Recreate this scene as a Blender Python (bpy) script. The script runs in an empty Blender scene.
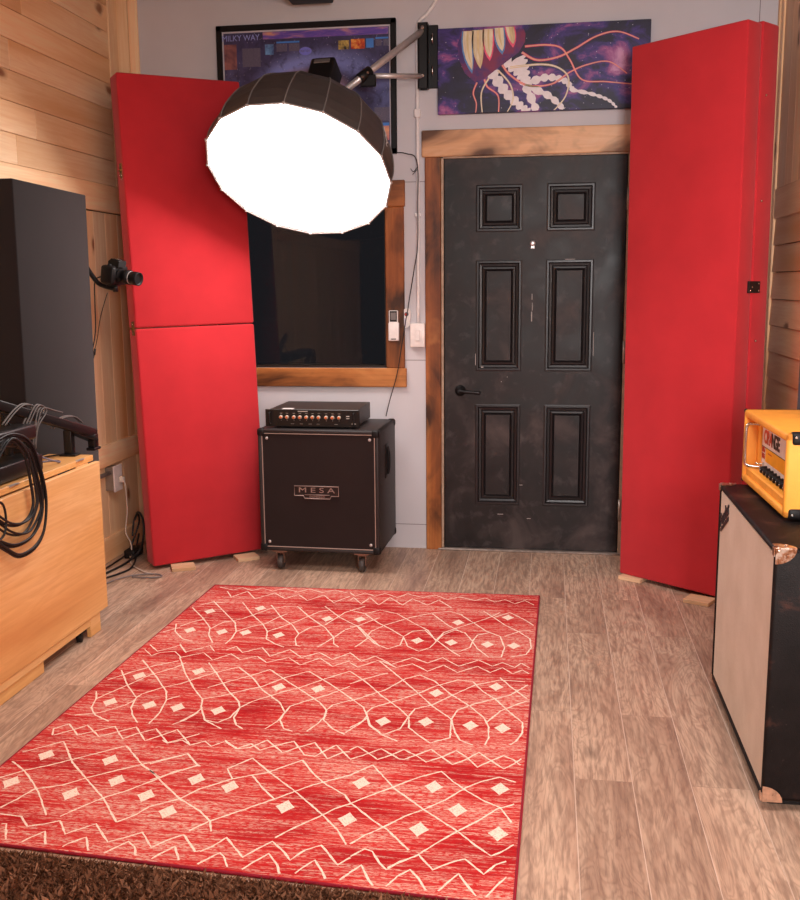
import bpy, bmesh, math, random
from mathutils import Vector, Matrix
random.seed(7)
S = bpy.context.scene
C = S.collection
# ---------------- camera, world, exposure, large lights ----------------
cam = bpy.data.objects.new('camera', bpy.data.cameras.new('camera')); C.objects.link(cam)
yaw, pitch, roll, F = 0.149484663, 0.165867458, -0.00871733796, 987.103322
f = Vector((-math.sin(yaw)*math.cos(pitch), math.cos(yaw)*math.cos(pitch), -math.sin(pitch)))
r = f.cross(Vector((0, 0, 1))).normalized(); u = r.cross(f)
r2 = math.cos(roll)*r + math.sin(roll)*u; u2 = -math.sin(roll)*r + math.cos(roll)*u
M = Matrix((r2, u2, -f)).transposed().to_4x4(); M.translation = Vector((0.537863801, -5.14011621, 1.40615423))
cam.matrix_world = M
cam.data.sensor_fit = 'HORIZONTAL'; cam.data.sensor_width = 36; cam.data.lens = F/800*36
cam.data.clip_start = .05
S.camera = cam
S.view_settings.view_transform = 'Standard'; S.view_settings.look = 'None'; S.view_settings.gamma = 1
S.view_settings.use_curve_mapping = False; S.view_settings.exposure = 0.0
w = bpy.data.worlds.new('world'); S.world = w; w.use_nodes = True
w.node_tree.nodes['Background'].inputs[0].default_value = (.010, .010, .012, 1)
w.node_tree.nodes['Background'].inputs[1].default_value = 1
SOFTBOX = 17.0
def area(name, loc, size, power, col, rot=(0, 0, 0)):
    l = bpy.data.lights.new(name, 'AREA'); l.shape = 'RECTANGLE'; l.size, l.size_y = size; l.energy = power; l.color = col
    o = bpy.data.objects.new(name, l); C.objects.link(o); o.location = loc; o.rotation_euler = rot
    return o
fl_ = area('front_fill', (1.25, -6.3, 1.60), (.9, .9), 70, (1, .96, .955), (math.radians(88), 0, math.radians(-14)))  # unseen fill added behind the camera to brighten the back wall
fl_.data.spread = math.radians(110)
area('overhead_fill', (0.6, -3.2, 2.94), (1.4, 1.4), 56, (1, .96, .95))  # unseen fill added under the ceiling, no fixture, lifts the whole room

# ---------------- helpers ----------------
def srgb(*c):
    return tuple([(x/255/12.92 if x/255 <= .04045 else ((x/255+.055)/1.055)**2.4) for x in c]) + (1,)
class NT:
    def __init__(s, name, rough=.6, spec=.4, metal=0):
        s.m = bpy.data.materials.new(name); s.m.use_nodes = True; s.t = s.m.node_tree; s.b = s.t.nodes['Principled BSDF']
        s.b.inputs['Roughness'].default_value = rough; s.b.inputs['Specular IOR Level'].default_value = spec
        s.b.inputs['Metallic'].default_value = metal
    def n(s, typ, ins=None, **kw):
        nd = s.t.nodes.new(typ)
        for k, v in kw.items(): setattr(nd, k, v)
        for k, v in (ins or {}).items():
            if isinstance(v, bpy.types.NodeSocket): s.t.links.new(v, nd.inputs[k])
            else: nd.inputs[k].default_value = v
        return nd
    def co(s, scale=(1, 1, 1), loc=(0, 0, 0), rnd=False, rot=(0, 0, 0)):
        v = s.n('ShaderNodeTexCoord').outputs['Object']
        if rnd:
            a = s.n('ShaderNodeAttribute', attribute_name='rnd').outputs['Fac']
            k = s.n('ShaderNodeVectorMath', {0: (13.1, 7.7, 23.3), 'Scale': a}, operation='SCALE').outputs[0]
            v = s.n('ShaderNodeVectorMath', {0: v, 1: k}, operation='ADD').outputs[0]
        return s.n('ShaderNodeMapping', {'Vector': v, 'Scale': scale, 'Location': loc, 'Rotation': rot}).outputs[0]
    def noise(s, v, scale, detail=4, rough=.55, dist=0):
        return s.n('ShaderNodeTexNoise', {'Vector': v, 'Scale': scale, 'Detail': detail, 'Roughness': rough, 'Distortion': dist}).outputs['Fac']
    def ramp(s, fac, stops, interp='LINEAR'):
        nd = s.n('ShaderNodeValToRGB', {'Fac': fac}); nd.color_ramp.interpolation = interp
        el = nd.color_ramp.elements
        while len(el) < len(stops): el.new(.5)
        for e, (p, c) in zip(el, stops): e.position = p; e.color = c if len(c) == 4 else (*c, 1)
        return nd.outputs[0]
    def mix(s, fac, a, b, mode='MIX'):
        nd = s.n('ShaderNodeMix', data_type='RGBA', blend_type=mode)
        for i, v in ((0, fac), (6, a), (7, b)):
            if isinstance(v, bpy.types.NodeSocket): s.t.links.new(v, nd.inputs[i])
            else: nd.inputs[i].default_value = v
        return nd.outputs[2]
    def math(s, op, a, b=0, c=0):
        return s.n('ShaderNodeMath', {0: a, 1: b, 2: c}, operation=op).outputs[0]
    def col(s, v):
        if isinstance(v, bpy.types.NodeSocket): s.t.links.new(v, s.b.inputs['Base Color'])
        else: s.b.inputs['Base Color'].default_value = v
        return s
    def rough(s, v): s.t.links.new(v, s.b.inputs['Roughness']); return s
    def bump(s, h, strength=.3, dist=.002):
        b = s.n('ShaderNodeBump', {'Height': h, 'Strength': strength, 'Distance': dist})
        s.t.links.new(b.outputs[0], s.b.inputs['Normal']); return s
G0 = (0, 0, 0, 1); G1 = (1, 1, 1, 1)
def plain(name, c, rough=.6, metal=0, var=.08, vs=30, bump=0, spec=.4):
    m = NT(name, rough, spec, metal); v = m.co()
    a = tuple(x*(1-var) for x in c[:3]) + (1,); b = tuple(min(1, x*(1+var)) for x in c[:3]) + (1,)
    nz = m.noise(v, vs); m.col(m.ramp(nz, [(.3, a), (.7, b)]))
    if bump: m.bump(m.noise(v, vs*8, 2), bump)
    return m.m
def wood(name, base, dark, light, axis=0, grain=1.0, knots=0.0, knotc=None, rough=.5, boardvar=.25, stripe=.7, sc=1.0):
    """axis = the grain's direction"""
    m = NT(name, rough, .35)
    s = [9*sc]*3; s[axis] = .9*sc
    v = m.co(tuple(s), rnd=True)
    n1 = m.noise(v, 1.2, 5, .6, .9)
    rings = m.math('SINE', m.math('MULTIPLY', n1, 38*grain))
    rings = m.math('MULTIPLY_ADD', rings, .5, .5)
    s2 = [70*sc]*3; s2[axis] = 2*sc
    fine = m.noise(m.co(tuple(s2), rnd=True), 1.5, 3)
    big = m.noise(v, .55, 2)
    c = m.ramp(big, [(.3, dark), (.5, base), (.72, light)])
    c = m.mix(m.math('MULTIPLY', rings, .26*stripe), c, dark)
    c = m.mix(m.ramp(fine, [(.35, (.28,)*3), (.6, G0)]), c, dark)
    if knots:
        s3 = [6*sc]*3; s3[axis] = 3.2*sc
        s3 = [5*sc]*3; s3[axis] = 2.6*sc
        sq = m.n('ShaderNodeSeparateXYZ', {0: m.co(tuple(s3), rnd=True)})
        v2 = m.n('ShaderNodeCombineXYZ', {0: m.math('ADD', sq.outputs[0], sq.outputs[1]), 1: sq.outputs[2]}).outputs[0]
        v2 = m.n('ShaderNodeVectorMath', {0: v2, 1: m.n('ShaderNodeVectorMath', {0: m.n('ShaderNodeTexNoise', {'Vector': v2, 'Scale': 2.5}).outputs['Color'], 'Scale': .22}, operation='SCALE').outputs[0]}, operation='ADD').outputs[0]
        vn = m.n('ShaderNodeTexVoronoi', {'Vector': v2, 'Scale': 1.0, 'Randomness': 1}); vn.voronoi_dimensions = '2D'
        keep = m.math('GREATER_THAN', m.n('ShaderNodeSeparateXYZ', {0: vn.outputs['Color']}).outputs[0], (.25 if knots > .9 else .80))
        vo = m.math('ADD', vn.outputs['Distance'], m.math('MULTIPLY', m.math('SUBTRACT', 1.0, keep), 1.0))
        k = m.ramp(vo, [(.0, G1), (.13*knots, (.85,)*3), (.20*knots, (.35,)*3), (.33*knots, G0)])
        c = m.mix(k, c, knotc or dark)
        if knots > .9:
            bl = m.noise(m.co(tuple(x*.55 for x in s3), rnd=True), 1.6, 4, .6, .5)
            c = m.mix(m.ramp(bl, [(.46, G0), (.66, (.9,)*3)]), c, knotc); c = m.mix(m.ramp(bl, [(.28, (.6,)*3), (.42, G0)]), c, light)
    a = m.n('ShaderNodeAttribute', attribute_name='rnd').outputs['Fac']
    tint = m.math('MULTIPLY_ADD', m.math('FRACT', m.math('MULTIPLY', a, 7.31)), boardvar, 1-boardvar/2)
    c = m.n('ShaderNodeVectorMath', {0: c, 'Scale': tint}, operation='SCALE').outputs[0]
    m.col(c); m.bump(fine, .15, .001)
    return m.m

class B:
    """collects shapes, then links them as one mesh object"""
    def __init__(s): s.bm = bmesh.new(); s.L = s.bm.faces.layers.float.new('rnd')
    def _fin(s, nf, mi, smooth=False, rnd=None):
        rv = random.random() if rnd is None else rnd
        for fc in nf: fc.material_index = mi; fc.smooth = smooth; fc[s.L] = rv
    def box(s, a, b, bev=0, mi=0, seg=1, rot=None, rnd=None):
        t = bmesh.new(); bmesh.ops.create_cube(t, size=1)
        a, b = Vector(a), Vector(b); c = (a+b)/2; d = b-a
        for v in t.verts: v.co = Vector((v.co.x*d.x, v.co.y*d.y, v.co.z*d.z))
        if bev: bmesh.ops.bevel(t, geom=t.edges[:], offset=min(bev, min(abs(x) for x in d)*.49), segments=seg, affect='EDGES', profile=.5)
        mt = Matrix.Translation(c) @ (rot.to_4x4() if rot is not None else Matrix())
        s._merge(t, mt, mi, bool(bev) and seg > 1, rnd); return s
    def _merge(s, t, mt, mi, smooth=False, rnd=None):
        vm = {v: s.bm.verts.new(mt @ v.co) for v in t.verts}; nf = []
        for fc in t.faces:
            try: nf.append(s.bm.faces.new([vm[v] for v in fc.verts]))
            except ValueError: pass
        s._fin(nf, mi, smooth, rnd); t.free()
    def poly(s, pts, mi=0, smooth=False, rnd=None):
        fc = s.bm.faces.new([s.bm.verts.new(p) for p in pts]); s._fin([fc], mi, smooth, rnd); return s
    def prism(s, pts, d, mi=0, rnd=None):
        """closed outline pts pushed along d"""
        d = Vector(d); a = [s.bm.verts.new(p) for p in pts]; b = [s.bm.verts.new(Vector(p)+d) for p in pts]
        nf = [s.bm.faces.new(a[::-1]), s.bm.faces.new(b)]
        for i in range(len(a)): j = (i+1) % len(a); nf.append(s.bm.faces.new((a[i], a[j], b[j], b[i])))
        s._fin(nf, mi, False, rnd); bmesh.ops.recalc_face_normals(s.bm, faces=nf); return s
    def lathe(s, prof, o=(0, 0, 0), ax=(0, 0, 1), n=24, mi=0, smooth=True, rnd=None):
        """prof: list of (distance along ax, radius)"""
        ax = Vector(ax).normalized(); e1 = ax.orthogonal().normalized(); e2 = ax.cross(e1); o = Vector(o); rings = []; nf = []
        for t, rr in prof:
            if rr < 1e-6: rings.append([s.bm.verts.new(o+ax*t)])
            else: rings.append([s.bm.verts.new(o+ax*t+(e1*math.cos(2*math.pi*k/n)+e2*math.sin(2*math.pi*k/n))*rr) for k in range(n)])
        for A, Bq in zip(rings, rings[1:]):
            for k in range(n):
                j = (k+1) % n
                if len(A) == 1 and len(Bq) == 1: continue
                if len(A) == 1: nf.append(s.bm.faces.new((A[0], Bq[j], Bq[k])))
                elif len(Bq) == 1: nf.append(s.bm.faces.new((A[k], A[j], Bq[0])))
                else: nf.append(s.bm.faces.new((A[k], A[j], Bq[j], Bq[k])))
        for R_, rev in ((rings[0], 1), (rings[-1], 0)):
            if len(R_) > 1: nf.append(s.bm.faces.new(R_[::-1] if rev else R_))
        s._fin(nf, mi, smooth, rnd)
        for fc in nf:
            if len(fc.verts) > 4: fc.smooth = False
        bmesh.ops.recalc_face_normals(s.bm, faces=nf); return s
    def cyl(s, a, b, rr, n=16, mi=0, bev=0, rnd=None):
        a, b = Vector(a), Vector(b); l = (b-a).length
        pr = [(0, rr-bev), (bev, rr), (l-bev, rr), (l, rr-bev)] if bev else [(0, rr), (l, rr)]
        return s.lathe(pr, a, b-a, n, mi, True, rnd)
    def tube(s, pts, rr, n=8, mi=0, sub=6, closed=False, flat=None, rnd=None):
        pts = [Vector(p) for p in pts]
        if sub > 1:
            q = []; N = len(pts)
            for i in range(N if closed else N-1):
                g = (lambda k: pts[k % N]) if closed else (lambda k: pts[max(0, min(N-1, k))])
                p0, p1, p2, p3 = g(i-1), g(i), g(i+1), g(i+2)
                for k in range(sub):
                    t = k/sub
                    q.append(.5*((2*p1)+(p2-p0)*t+(2*p0-5*p1+4*p2-p3)*t*t+(3*p1-p0-3*p2+p3)*t**3))
            if not closed: q.append(pts[-1])
            pts = q
        N = len(pts); rings = []; nrm = None
        for i, pnt in enumerate(pts):
            if closed: tg = pts[(i+1) % N]-pts[i-1]
            else: tg = pts[min(N-1, i+1)]-pts[max(0, i-1)]
            tg.normalize()
            if nrm is None: nrm = tg.orthogonal().normalized()
            nrm = (nrm - tg*nrm.dot(tg))
            if nrm.length < 1e-5: nrm = tg.orthogonal()
            nrm.normalize(); bn = tg.cross(nrm)
            rings.append([s.bm.verts.new(pnt+(nrm*math.cos(2*math.pi*k/n)+bn*math.sin(2*math.pi*k/n))*rr) for k in range(n)])
        nf = []
        for i in range(N if closed else N-1):
            A, Bq = rings[i], rings[(i+1) % N]
            for k in range(n): j = (k+1) % n; nf.append(s.bm.faces.new((A[k], A[j], Bq[j], Bq[k])))
        if not closed: nf.append(s.bm.faces.new(rings[0][::-1])); nf.append(s.bm.faces.new(rings[-1]))
        s._fin(nf, mi, True, rnd); return s
    def text(s, body, size, mt, depth=.001, mi=0, ax=1.0, off=0):
        cu = bpy.data.curves.new('t', 'FONT'); cu.body = body; cu.size = size; cu.extrude = depth/2; cu.align_x = 'CENTER'; cu.align_y = 'CENTER'; cu.offset = off
        o = bpy.data.objects.new('t', cu); C.objects.link(o); bpy.context.view_layer.update()
        me = bpy.data.meshes.new_from_object(o.evaluated_get(bpy.context.evaluated_depsgraph_get()))
        bpy.data.objects.remove(o); t = bmesh.new(); t.from_mesh(me); bpy.data.meshes.remove(me)
        s._merge(t, mt @ Matrix.Diagonal((ax, 1, 1, 1)), mi); return s
    def build(s, name, mats, parent=None, off=(0, 0, 0)):
        me = bpy.data.meshes.new(name)
        if any(off): bmesh.ops.translate(s.bm, verts=s.bm.verts[:], vec=-Vector(off))
        s.bm.to_mesh(me); s.bm.free()
        for m in (mats if isinstance(mats, (list, tuple)) else [mats]): me.materials.append(m)
        o = bpy.data.objects.new(name, me); C.objects.link(o)
        if parent: o.parent = parent
        else: o.location = off
        return o
def struct(b, name, mats, parent=None):
    o = b.build(name, mats, parent)
    if not parent: o['kind'] = 'structure'
    return o
def tag(o, label, cat, group=None):
    o['label'] = label; o['category'] = cat
    if group: o['group'] = group
    return o
def thing(name, label, cat, loc=(0, 0, 0), rot=(0, 0, 0), group=None):
    o = bpy.data.objects.new(name, None); C.objects.link(o); o.location = loc; o.rotation_euler = rot; o.empty_display_size = .1
    return tag(o, label, cat, group)
def facing(x, y, z, n='-y', s=1):
    """matrix that lays text (xy plane) onto a surface facing n"""
    if n == '-y': R_ = Matrix(((1, 0, 0), (0, 0, -1), (0, 1, 0)))
    elif n == '-x': R_ = Matrix(((0, 0, -1), (-1, 0, 0), (0, 1, 0)))
    elif n == '+x': R_ = Matrix(((0, 0, 1), (1, 0, 0), (0, 1, 0)))
    return Matrix.Translation((x, y, z)) @ R_.to_4x4()

# ---------------- materials ----------------
black = plain('black_plastic', srgb(22, 19, 20), .5, spec=.25)
blackm = plain('black_metal', srgb(30, 28, 29), .38, .3)
rubber = plain('black_cable', srgb(24, 22, 24), .5)
chrome = plain('chrome', (.78, .76, .75, 1), .18, 1, .03)
steel = plain('brushed_steel', (.66, .60, .59, 1), .38, .55, .06, 60)
white = plain('white_plastic', srgb(232, 222, 218), .4)
grayc = plain('grey_cable', srgb(120, 112, 112), .5)
brass = plain('aged_brass', srgb(120, 90, 45), .4, .8)
darkgap = plain('dark_gap', srgb(18, 14, 14), .9)

def mat_gray():
    m = NT('grey_painted_panel', .62, .3); v = m.co()
    n = m.noise(v, 2.2, 3); c = m.ramp(n, [(.3, srgb(200, 195, 199)), (.7, srgb(209, 204, 208))])
    m.col(c); m.bump(m.noise(v, 160, 2), .12, .001); return m.m
grayw = mat_gray()
def mat_floor():
    m = NT('hickory_laminate', .42, .4)
    v = m.co((1, 1, 1)); sep = m.n('ShaderNodeSeparateXYZ', {0: v})
    comb = m.n('ShaderNodeCombineXYZ', {0: m.math('ADD', sep.outputs[1], 20.3), 1: m.math('ADD', sep.outputs[0], 20*.163-.632+.163*0), 2: 0.0}).outputs[0]
    br = m.n('ShaderNodeTexBrick', {'Vector': comb, 'Color1': G0, 'Color2': G1, 'Mortar': (.5, .5, .5, 1), 'Scale': 1.0, 'Mortar Size': .0012, 'Mortar Smooth': .1, 'Bias': 0.0, 'Brick Width': 1.22, 'Row Height': .163})
    br.offset = .37; br.offset_frequency = 2; br.squash = 1
    rndc = br.outputs['Color']; gap = br.outputs['Fac']
    off = m.n('ShaderNodeVectorMath', {0: rndc, 1: (9.3, 31.7, 5.1)}, operation='MULTIPLY').outputs[0]
    vv = m.n('ShaderNodeVectorMath', {0: v, 1: off}, operation='ADD').outputs[0]
    g1 = m.n('ShaderNodeMapping', {'Vector': vv, 'Scale': (5.5, 1.05, 1)}).outputs[0]
    n1 = m.noise(g1, 1.5, 3, .5, 1.8)
    rings = m.math('MULTIPLY_ADD', m.math('SINE', m.math('MULTIPLY', n1, 74)), .5, .5)
    g2 = m.n('ShaderNodeMapping', {'Vector': vv, 'Scale': (55, 5, 1)}).outputs[0]
    fine = m.noise(g2, 1.5, 4, .65)
    big = m.noise(g1, .8, 4, .65, .8)
    c = m.ramp(big, [(.25, srgb(140, 110, 96)), (.42, srgb(184, 150, 128)), (.58, srgb(206, 174, 150)), (.75, srgb(158, 120, 100))])
    c = m.mix(m.math('MULTIPLY', m.math('MULTIPLY', rings, rings), .30), c, srgb(118, 88, 72))
    c = m.mix(m.ramp(fine, [(.38, (.5,)*3), (.55, G0)]), c, srgb(112, 84, 72))
    kn = m.n('ShaderNodeTexVoronoi', {'Vector': m.n('ShaderNodeMapping', {'Vector': vv, 'Scale': (3, 1.3, 1)}).outputs[0], 'Scale': 1.4}).outputs['Distance']
    c = m.mix(m.ramp(kn, [(0, (.6,)*3), (.035, (.4,)*3), (.1, G0)]), c, srgb(70, 50, 42))
    sx = m.n('ShaderNodeSeparateXYZ', {0: rndc}).outputs[0]
    c = m.n('ShaderNodeVectorMath', {0: c, 'Scale': m.math('MULTIPLY_ADD', sx, .30, .84)}, operation='SCALE').outputs[0]
    fx = m.math('FRACT', m.math('ADD', m.math('DIVIDE', m.math('ADD', sep.outputs[0], 20*.163-.632), .163), 0.0))
    seam = m.math('LESS_THAN', m.math('MINIMUM', fx, m.math('SUBTRACT', 1.0, fx)), m.math('MULTIPLY_ADD', m.noise(m.co((30, 2, 1)), 1.0, 2), .012, .001))
    c = m.mix(m.math('MULTIPLY', gap, .22), c, srgb(90, 70, 60))
    c = m.mix(m.math('MULTIPLY', seam, .75), c, srgb(226, 200, 182))
    m.col(c); m.rough(m.math('MULTIPLY_ADD', fine, .25, .30))
    m.bump(m.math('MULTIPLY_ADD', fine, .5, m.math('MULTIPLY', gap, -1)), .25, .0015); return m.m
floorm = mat_floor()
pine_h = wood('pale_fir_horizontal', srgb(248, 208, 164), srgb(226, 164, 108), srgb(253, 224, 188), 1, .9, .5, srgb(140, 84, 50))
pine_v = wood('pale_fir_vertical', srgb(250, 210, 166), srgb(230, 168, 112), srgb(254, 226, 190), 2, .9, .5, srgb(140, 84, 50))
stain_x = wood('stained_pine_horizontal', srgb(176, 106, 54), srgb(110, 58, 26), srgb(210, 144, 84), 0, 1, 1.2, srgb(44, 22, 12), .45, .1)
stain_z = wood('stained_pine_vertical', srgb(170, 98, 48), srgb(102, 52, 24), srgb(204, 136, 78), 2, 1, 1.3, srgb(40, 20, 10), .45, .1)
stain_l = wood('light_stained_pine', srgb(236, 186, 142), srgb(206, 146, 100), srgb(246, 208, 172), 0, 1, 1.0, srgb(70, 36, 18), .5, .1)
deskw = wood('beech_laminate', srgb(238, 184, 118), srgb(208, 142, 80), srgb(244, 198, 140), 1, 1.0, 0, None, .38, .06, .8, 1.0)
blockw = wood('raw_pine_block', srgb(226, 188, 150), srgb(198, 152, 112), srgb(236, 204, 170), 0, .8, 0, None, .6)
def mat_fabric(name, c, sc=900, bump=.25, var=.10):
    m = NT(name, .92, .12); v = m.co()
    w1 = m.n('ShaderNodeTexWave', {'Vector': v, 'Scale': sc/6, 'Distortion': 1.0}).outputs['Fac']
    n = m.noise(v, 5, 3); n2 = m.noise(v, sc/2, 2)
    a = tuple(x*(1-var) for x in c[:3])+(1,); b = tuple(x*(1+var) for x in c[:3])+(1,)
    m.col(m.mix(.3, m.ramp(n, [(.3, a), (.7, b)]), m.ramp(n2, [(.3, a), (.7, b)])))
    m.bump(n2, bump, .001)
    m.b.inputs['Sheen Weight'].default_value = .15; m.b.inputs['Sheen Roughness'].default_value = .5
    return m.m
redf = mat_fabric('red_burlap', srgb(194, 46, 53))
black_near = None
blackf = mat_fabric('black_fabric', srgb(34, 29, 30))
def mat_tolex(name, c):
    m = NT(name, .5, .4); v = m.co(); vo = m.n('ShaderNodeTexVoronoi', {'Vector': v, 'Scale': 420.0}).outputs['Distance']
    n = m.noise(v, 9, 3)
    m.col(m.ramp(n, [(.3, tuple(x*.85 for x in c[:3])+(1,)), (.75, tuple(x*1.15 for x in c[:3])+(1,))])); m.bump(vo, .5, .001); return m.m
tolex = mat_tolex('black_tolex', srgb(42, 36, 36))
tolexw = mat_tolex('worn_black_tolex', srgb(50, 42, 40))
orangel = mat_tolex('orange_vinyl', srgb(255, 172, 66))
grillb = mat_fabric('black_grille_cloth', srgb(42, 32, 31), 700, .4)
def mat_grille():
    m = NT('silver_grille_cloth', .8, .2); v = m.co()
    ch = m.n('ShaderNodeTexChecker', {'Vector': v, 'Color1': G0, 'Color2': G1, 'Scale': 230.0}).outputs['Fac']
    n = m.noise(v, 6, 4); n2 = m.noise(m.co((1, 1, 8)), 40, 3)
    c = m.ramp(n, [(.3, srgb(214, 200, 184)), (.7, srgb(228, 216, 202))])
    c = m.mix(m.math('MULTIPLY', ch, .18), c, srgb(128, 112, 100)); c = m.mix(m.ramp(n2, [(.5, G0), (.8, (.18,)*3)]), c, srgb(150, 120, 96))
    m.col(c); m.bump(ch, .3, .001); return m.m
grillew = mat_grille()
def mat_door():
    m = NT('scuffed_black_door_paint', .42, .32); v = m.co()
    n = m.noise(v, 4.2, 4, .55, .5); n2 = m.noise(v, 14, 4, .6, .3)
    c = m.ramp(n, [(.36, srgb(22, 15, 14)), (.52, srgb(34, 26, 25)), (.72, srgb(76, 64, 62))])
    c = m.mix(m.ramp(n2, [(.55, G0), (.78, (.35,)*3)]), c, srgb(104, 92, 92))
    m.col(c); m.rough(m.math('MULTIPLY_ADD', n, .5, .24)); m.bump(n2, .08, .002); return m.m
doorm = mat_door()
doorb = plain('black_moulding_paint', srgb(34, 29, 30), .35, 0, .15, 20)
jambm = plain('chipped_pale_jamb', srgb(176, 150, 128), .6, 0, .25, 25)
def mat_glass():
    m = NT('window_glass', .02, .5); m.b.inputs['Transmission Weight'].default_value = 1; m.b.inputs['IOR'].default_value = 1.27
    n = m.noise(m.co(), 1.5, 2); m.col(m.ramp(n, [(0, (.93, .94, .94, 1)), (1, (.97, .98, .98, 1))])); return m.m
glassm = mat_glass()
def mat_emit(name, c, st):
    m = NT(name, .6); m.col(c); m.b.inputs['Emission Color'].default_value = c; m.b.inputs['Emission Strength'].default_value = st; return m.m

# ---------------- room ----------------
XL, XR, YF, ZC = -1.70, 1.60, -6.6, 3.0
struct(B().box((XL-.15, YF-.1, -.06), (XR+.15, .15, 0)), 'floor', floorm)
struct(B().box((XL-.15, YF-.1, ZC), (XR+.15, .15, ZC+.08)), 'ceiling', plain('ceiling_paint', srgb(120, 104, 92), .8))
# back wall with openings for the window and the door
WX0, WX1, WZ0, WZ1 = -1.22, -.302, .974, 1.81
wb = B()
dx0, dx1, dz1 = -.025, .939, 2.045
for a, b in (((XL-.14, 0), (WX0, ZC)), ((WX0, 0), (WX1, WZ0)), ((WX0, WZ1), (WX1, ZC)), ((WX1, 0), (dx0, ZC)), ((dx0, dz1), (dx1, ZC)), ((dx1, 0), (XR+.14, ZC))):
    wb.box((a[0], 0, a[1]), (b[0], .12, b[1]), rnd=.5)
struct(wb, 'wall_back', grayw)
tr = B()   # thin joints of the wall panels, a darker grey
for a, b in (((-.204, 1.921), (-.094, 1.924)), ((-.24, 1.014), (-.094, 1.017)), ((-.30, .130), (-.094, .133)), ((1.50, .0), (1.503, ZC))):
    tr.box((a[0], -.0012, a[1]), (b[0], .0, b[1]))
struct(tr, 'trim_1', plain('dark_joint', srgb(120, 110, 112), .8))
# left wall: boards
wl = B(); wl.box((XL-.14, YF, 0), (XL-.02, .0, ZC), mi=2)
z = 1.92; zs = [1.92, 2.047, 2.176, 2.303, 2.428, 2.553, 2.68, 2.808, 2.93, 3.0]
for i, (z0, z1) in enumerate(zip(zs, zs[1:])):
    y = YF
    while y < -.12:
        y1 = min(-.12, y+random.uniform(2.0, 3.6))
        if -.12-y1 < .6: y1 = -.12
        wl.box((XL-.03, y, z0+.0015), (XL, y1-.0004, z1-.001), .0018, 0); y = y1
def boards_v(bd, X0, X1, y0, y1, z0, z1, wmin, wmax, mi):
    y = y0
    while y < y1-.001:
        w_ = random.uniform(wmin, wmax); ye = min(y1, y+w_)
        if y1-ye < .05: ye = y1
        bd.box((X0, y+.0004, z0), (X1, ye-.0004, z1), .0018, mi); y = ye
boards_v(wl, XL-.03, XL-.012, YF, 0, .60, 1.78, .13, .21, 1)
boards_v(wl, XL-.03, XL-.012, YF, 0, .12, .50, .12, .22, 1)
struct(wl, 'wall_left', [pine_h, pine_v, darkgap])
struct(B().box((XL-.03, YF, .495), (XL+.004, 0, .605), .003).box((XL-.03, YF, 1.785), (XL+.002, 0, 1.92), .003), 'trim_2', pine_h)
struct(B().box((XL-.03, YF, 0), (XL+.004, 0, .125), .003), 'baseboard_left', pine_h)
struct(B().box((XL-.02, -.12, 1.92), (XL+.006, -.0, ZC), .003).box((XL-.02, -.022, 0), (XL+.065, 0, ZC), .003).box((XL+.066, -.018, 0), (XL+.115, 0, ZC), .003), 'trim_3', pine_v)
# right wall
wr = B(); wr.box((XR+.02, YF, 0), (XR+.14, 0, ZC), mi=2)
boards_v(wr, XR, XR+.03, YF, -.075, 1.84, ZC, .10, .18, 1)
zz = 1.70
while zz > .05:
    z0 = max(0, zz-.126)
    wr.prism([(XR+.004, YF, zz), (XR-.002, YF, z0+.003), (XR+.03, YF, z0+.003), (XR+.03, YF, zz)], (0, -.09-YF, 0), 0)
    zz = z0
struct(wr, 'wall_right', [pine_h, pine_v, darkgap])
struct(B().box((XR-.006, YF, 1.70), (XR+.03, -.075, 1.84), .003), 'trim_4', pine_h)
struct(B().box((XR-.016, -.03, 0), (XR+.02, 0, ZC), .003).box((XR-.008, -.09, 0), (XR+.02, -.031, ZC), .003), 'trim_5', pine_v)
wf = B().box((XL-.14, YF-.1, 0), (XR+.14, YF, ZC)); struct(wf, 'wall_front', plain('warm_wall_behind', srgb(50, 40, 34), .7))

# ---------------- window ----------------
wn = bpy.data.objects.new('window_1', None); C.objects.link(wn); wn['kind'] = 'structure'
b = B(); b.box((WX0-.03, -.022, .874), (-.195, 0, .974), .004); b.build('window_apron', stain_x, wn)
b = B(); b.box((-.302, -.020, .974), (-.204, 0, 1.80), .004); b.build('window_casing', stain_z, wn)
b = B(); b.box((WX0-.1, -.020, .974), (WX0, 0, 1.80), .004); b.build('window_casing', stain_z, wn)
b = B(); b.box((WX0-.1, -.024, 1.80), (-.198, 0, 1.932), .004); b.build('window_header', stain_x, wn)
b = B()
for a, c in (((WX0, WZ0), (WX1, WZ0+.012)), ((WX0, WZ1-.012), (WX1, WZ1)), ((WX0, WZ0), (WX0+.012, WZ1)), ((WX1-.008, WZ0), (WX1, WZ1))):
    b.box((a[0], .005, a[1]), (c[0], .11, c[1]))
b.build('window_frame', plain('dark_window_frame', srgb(38, 26, 20), .5), wn)
B().box((WX0+.01, .045, WZ0+.01), (WX1-.006, .049, WZ1-.01)).build('pane', glassm, wn)

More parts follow.
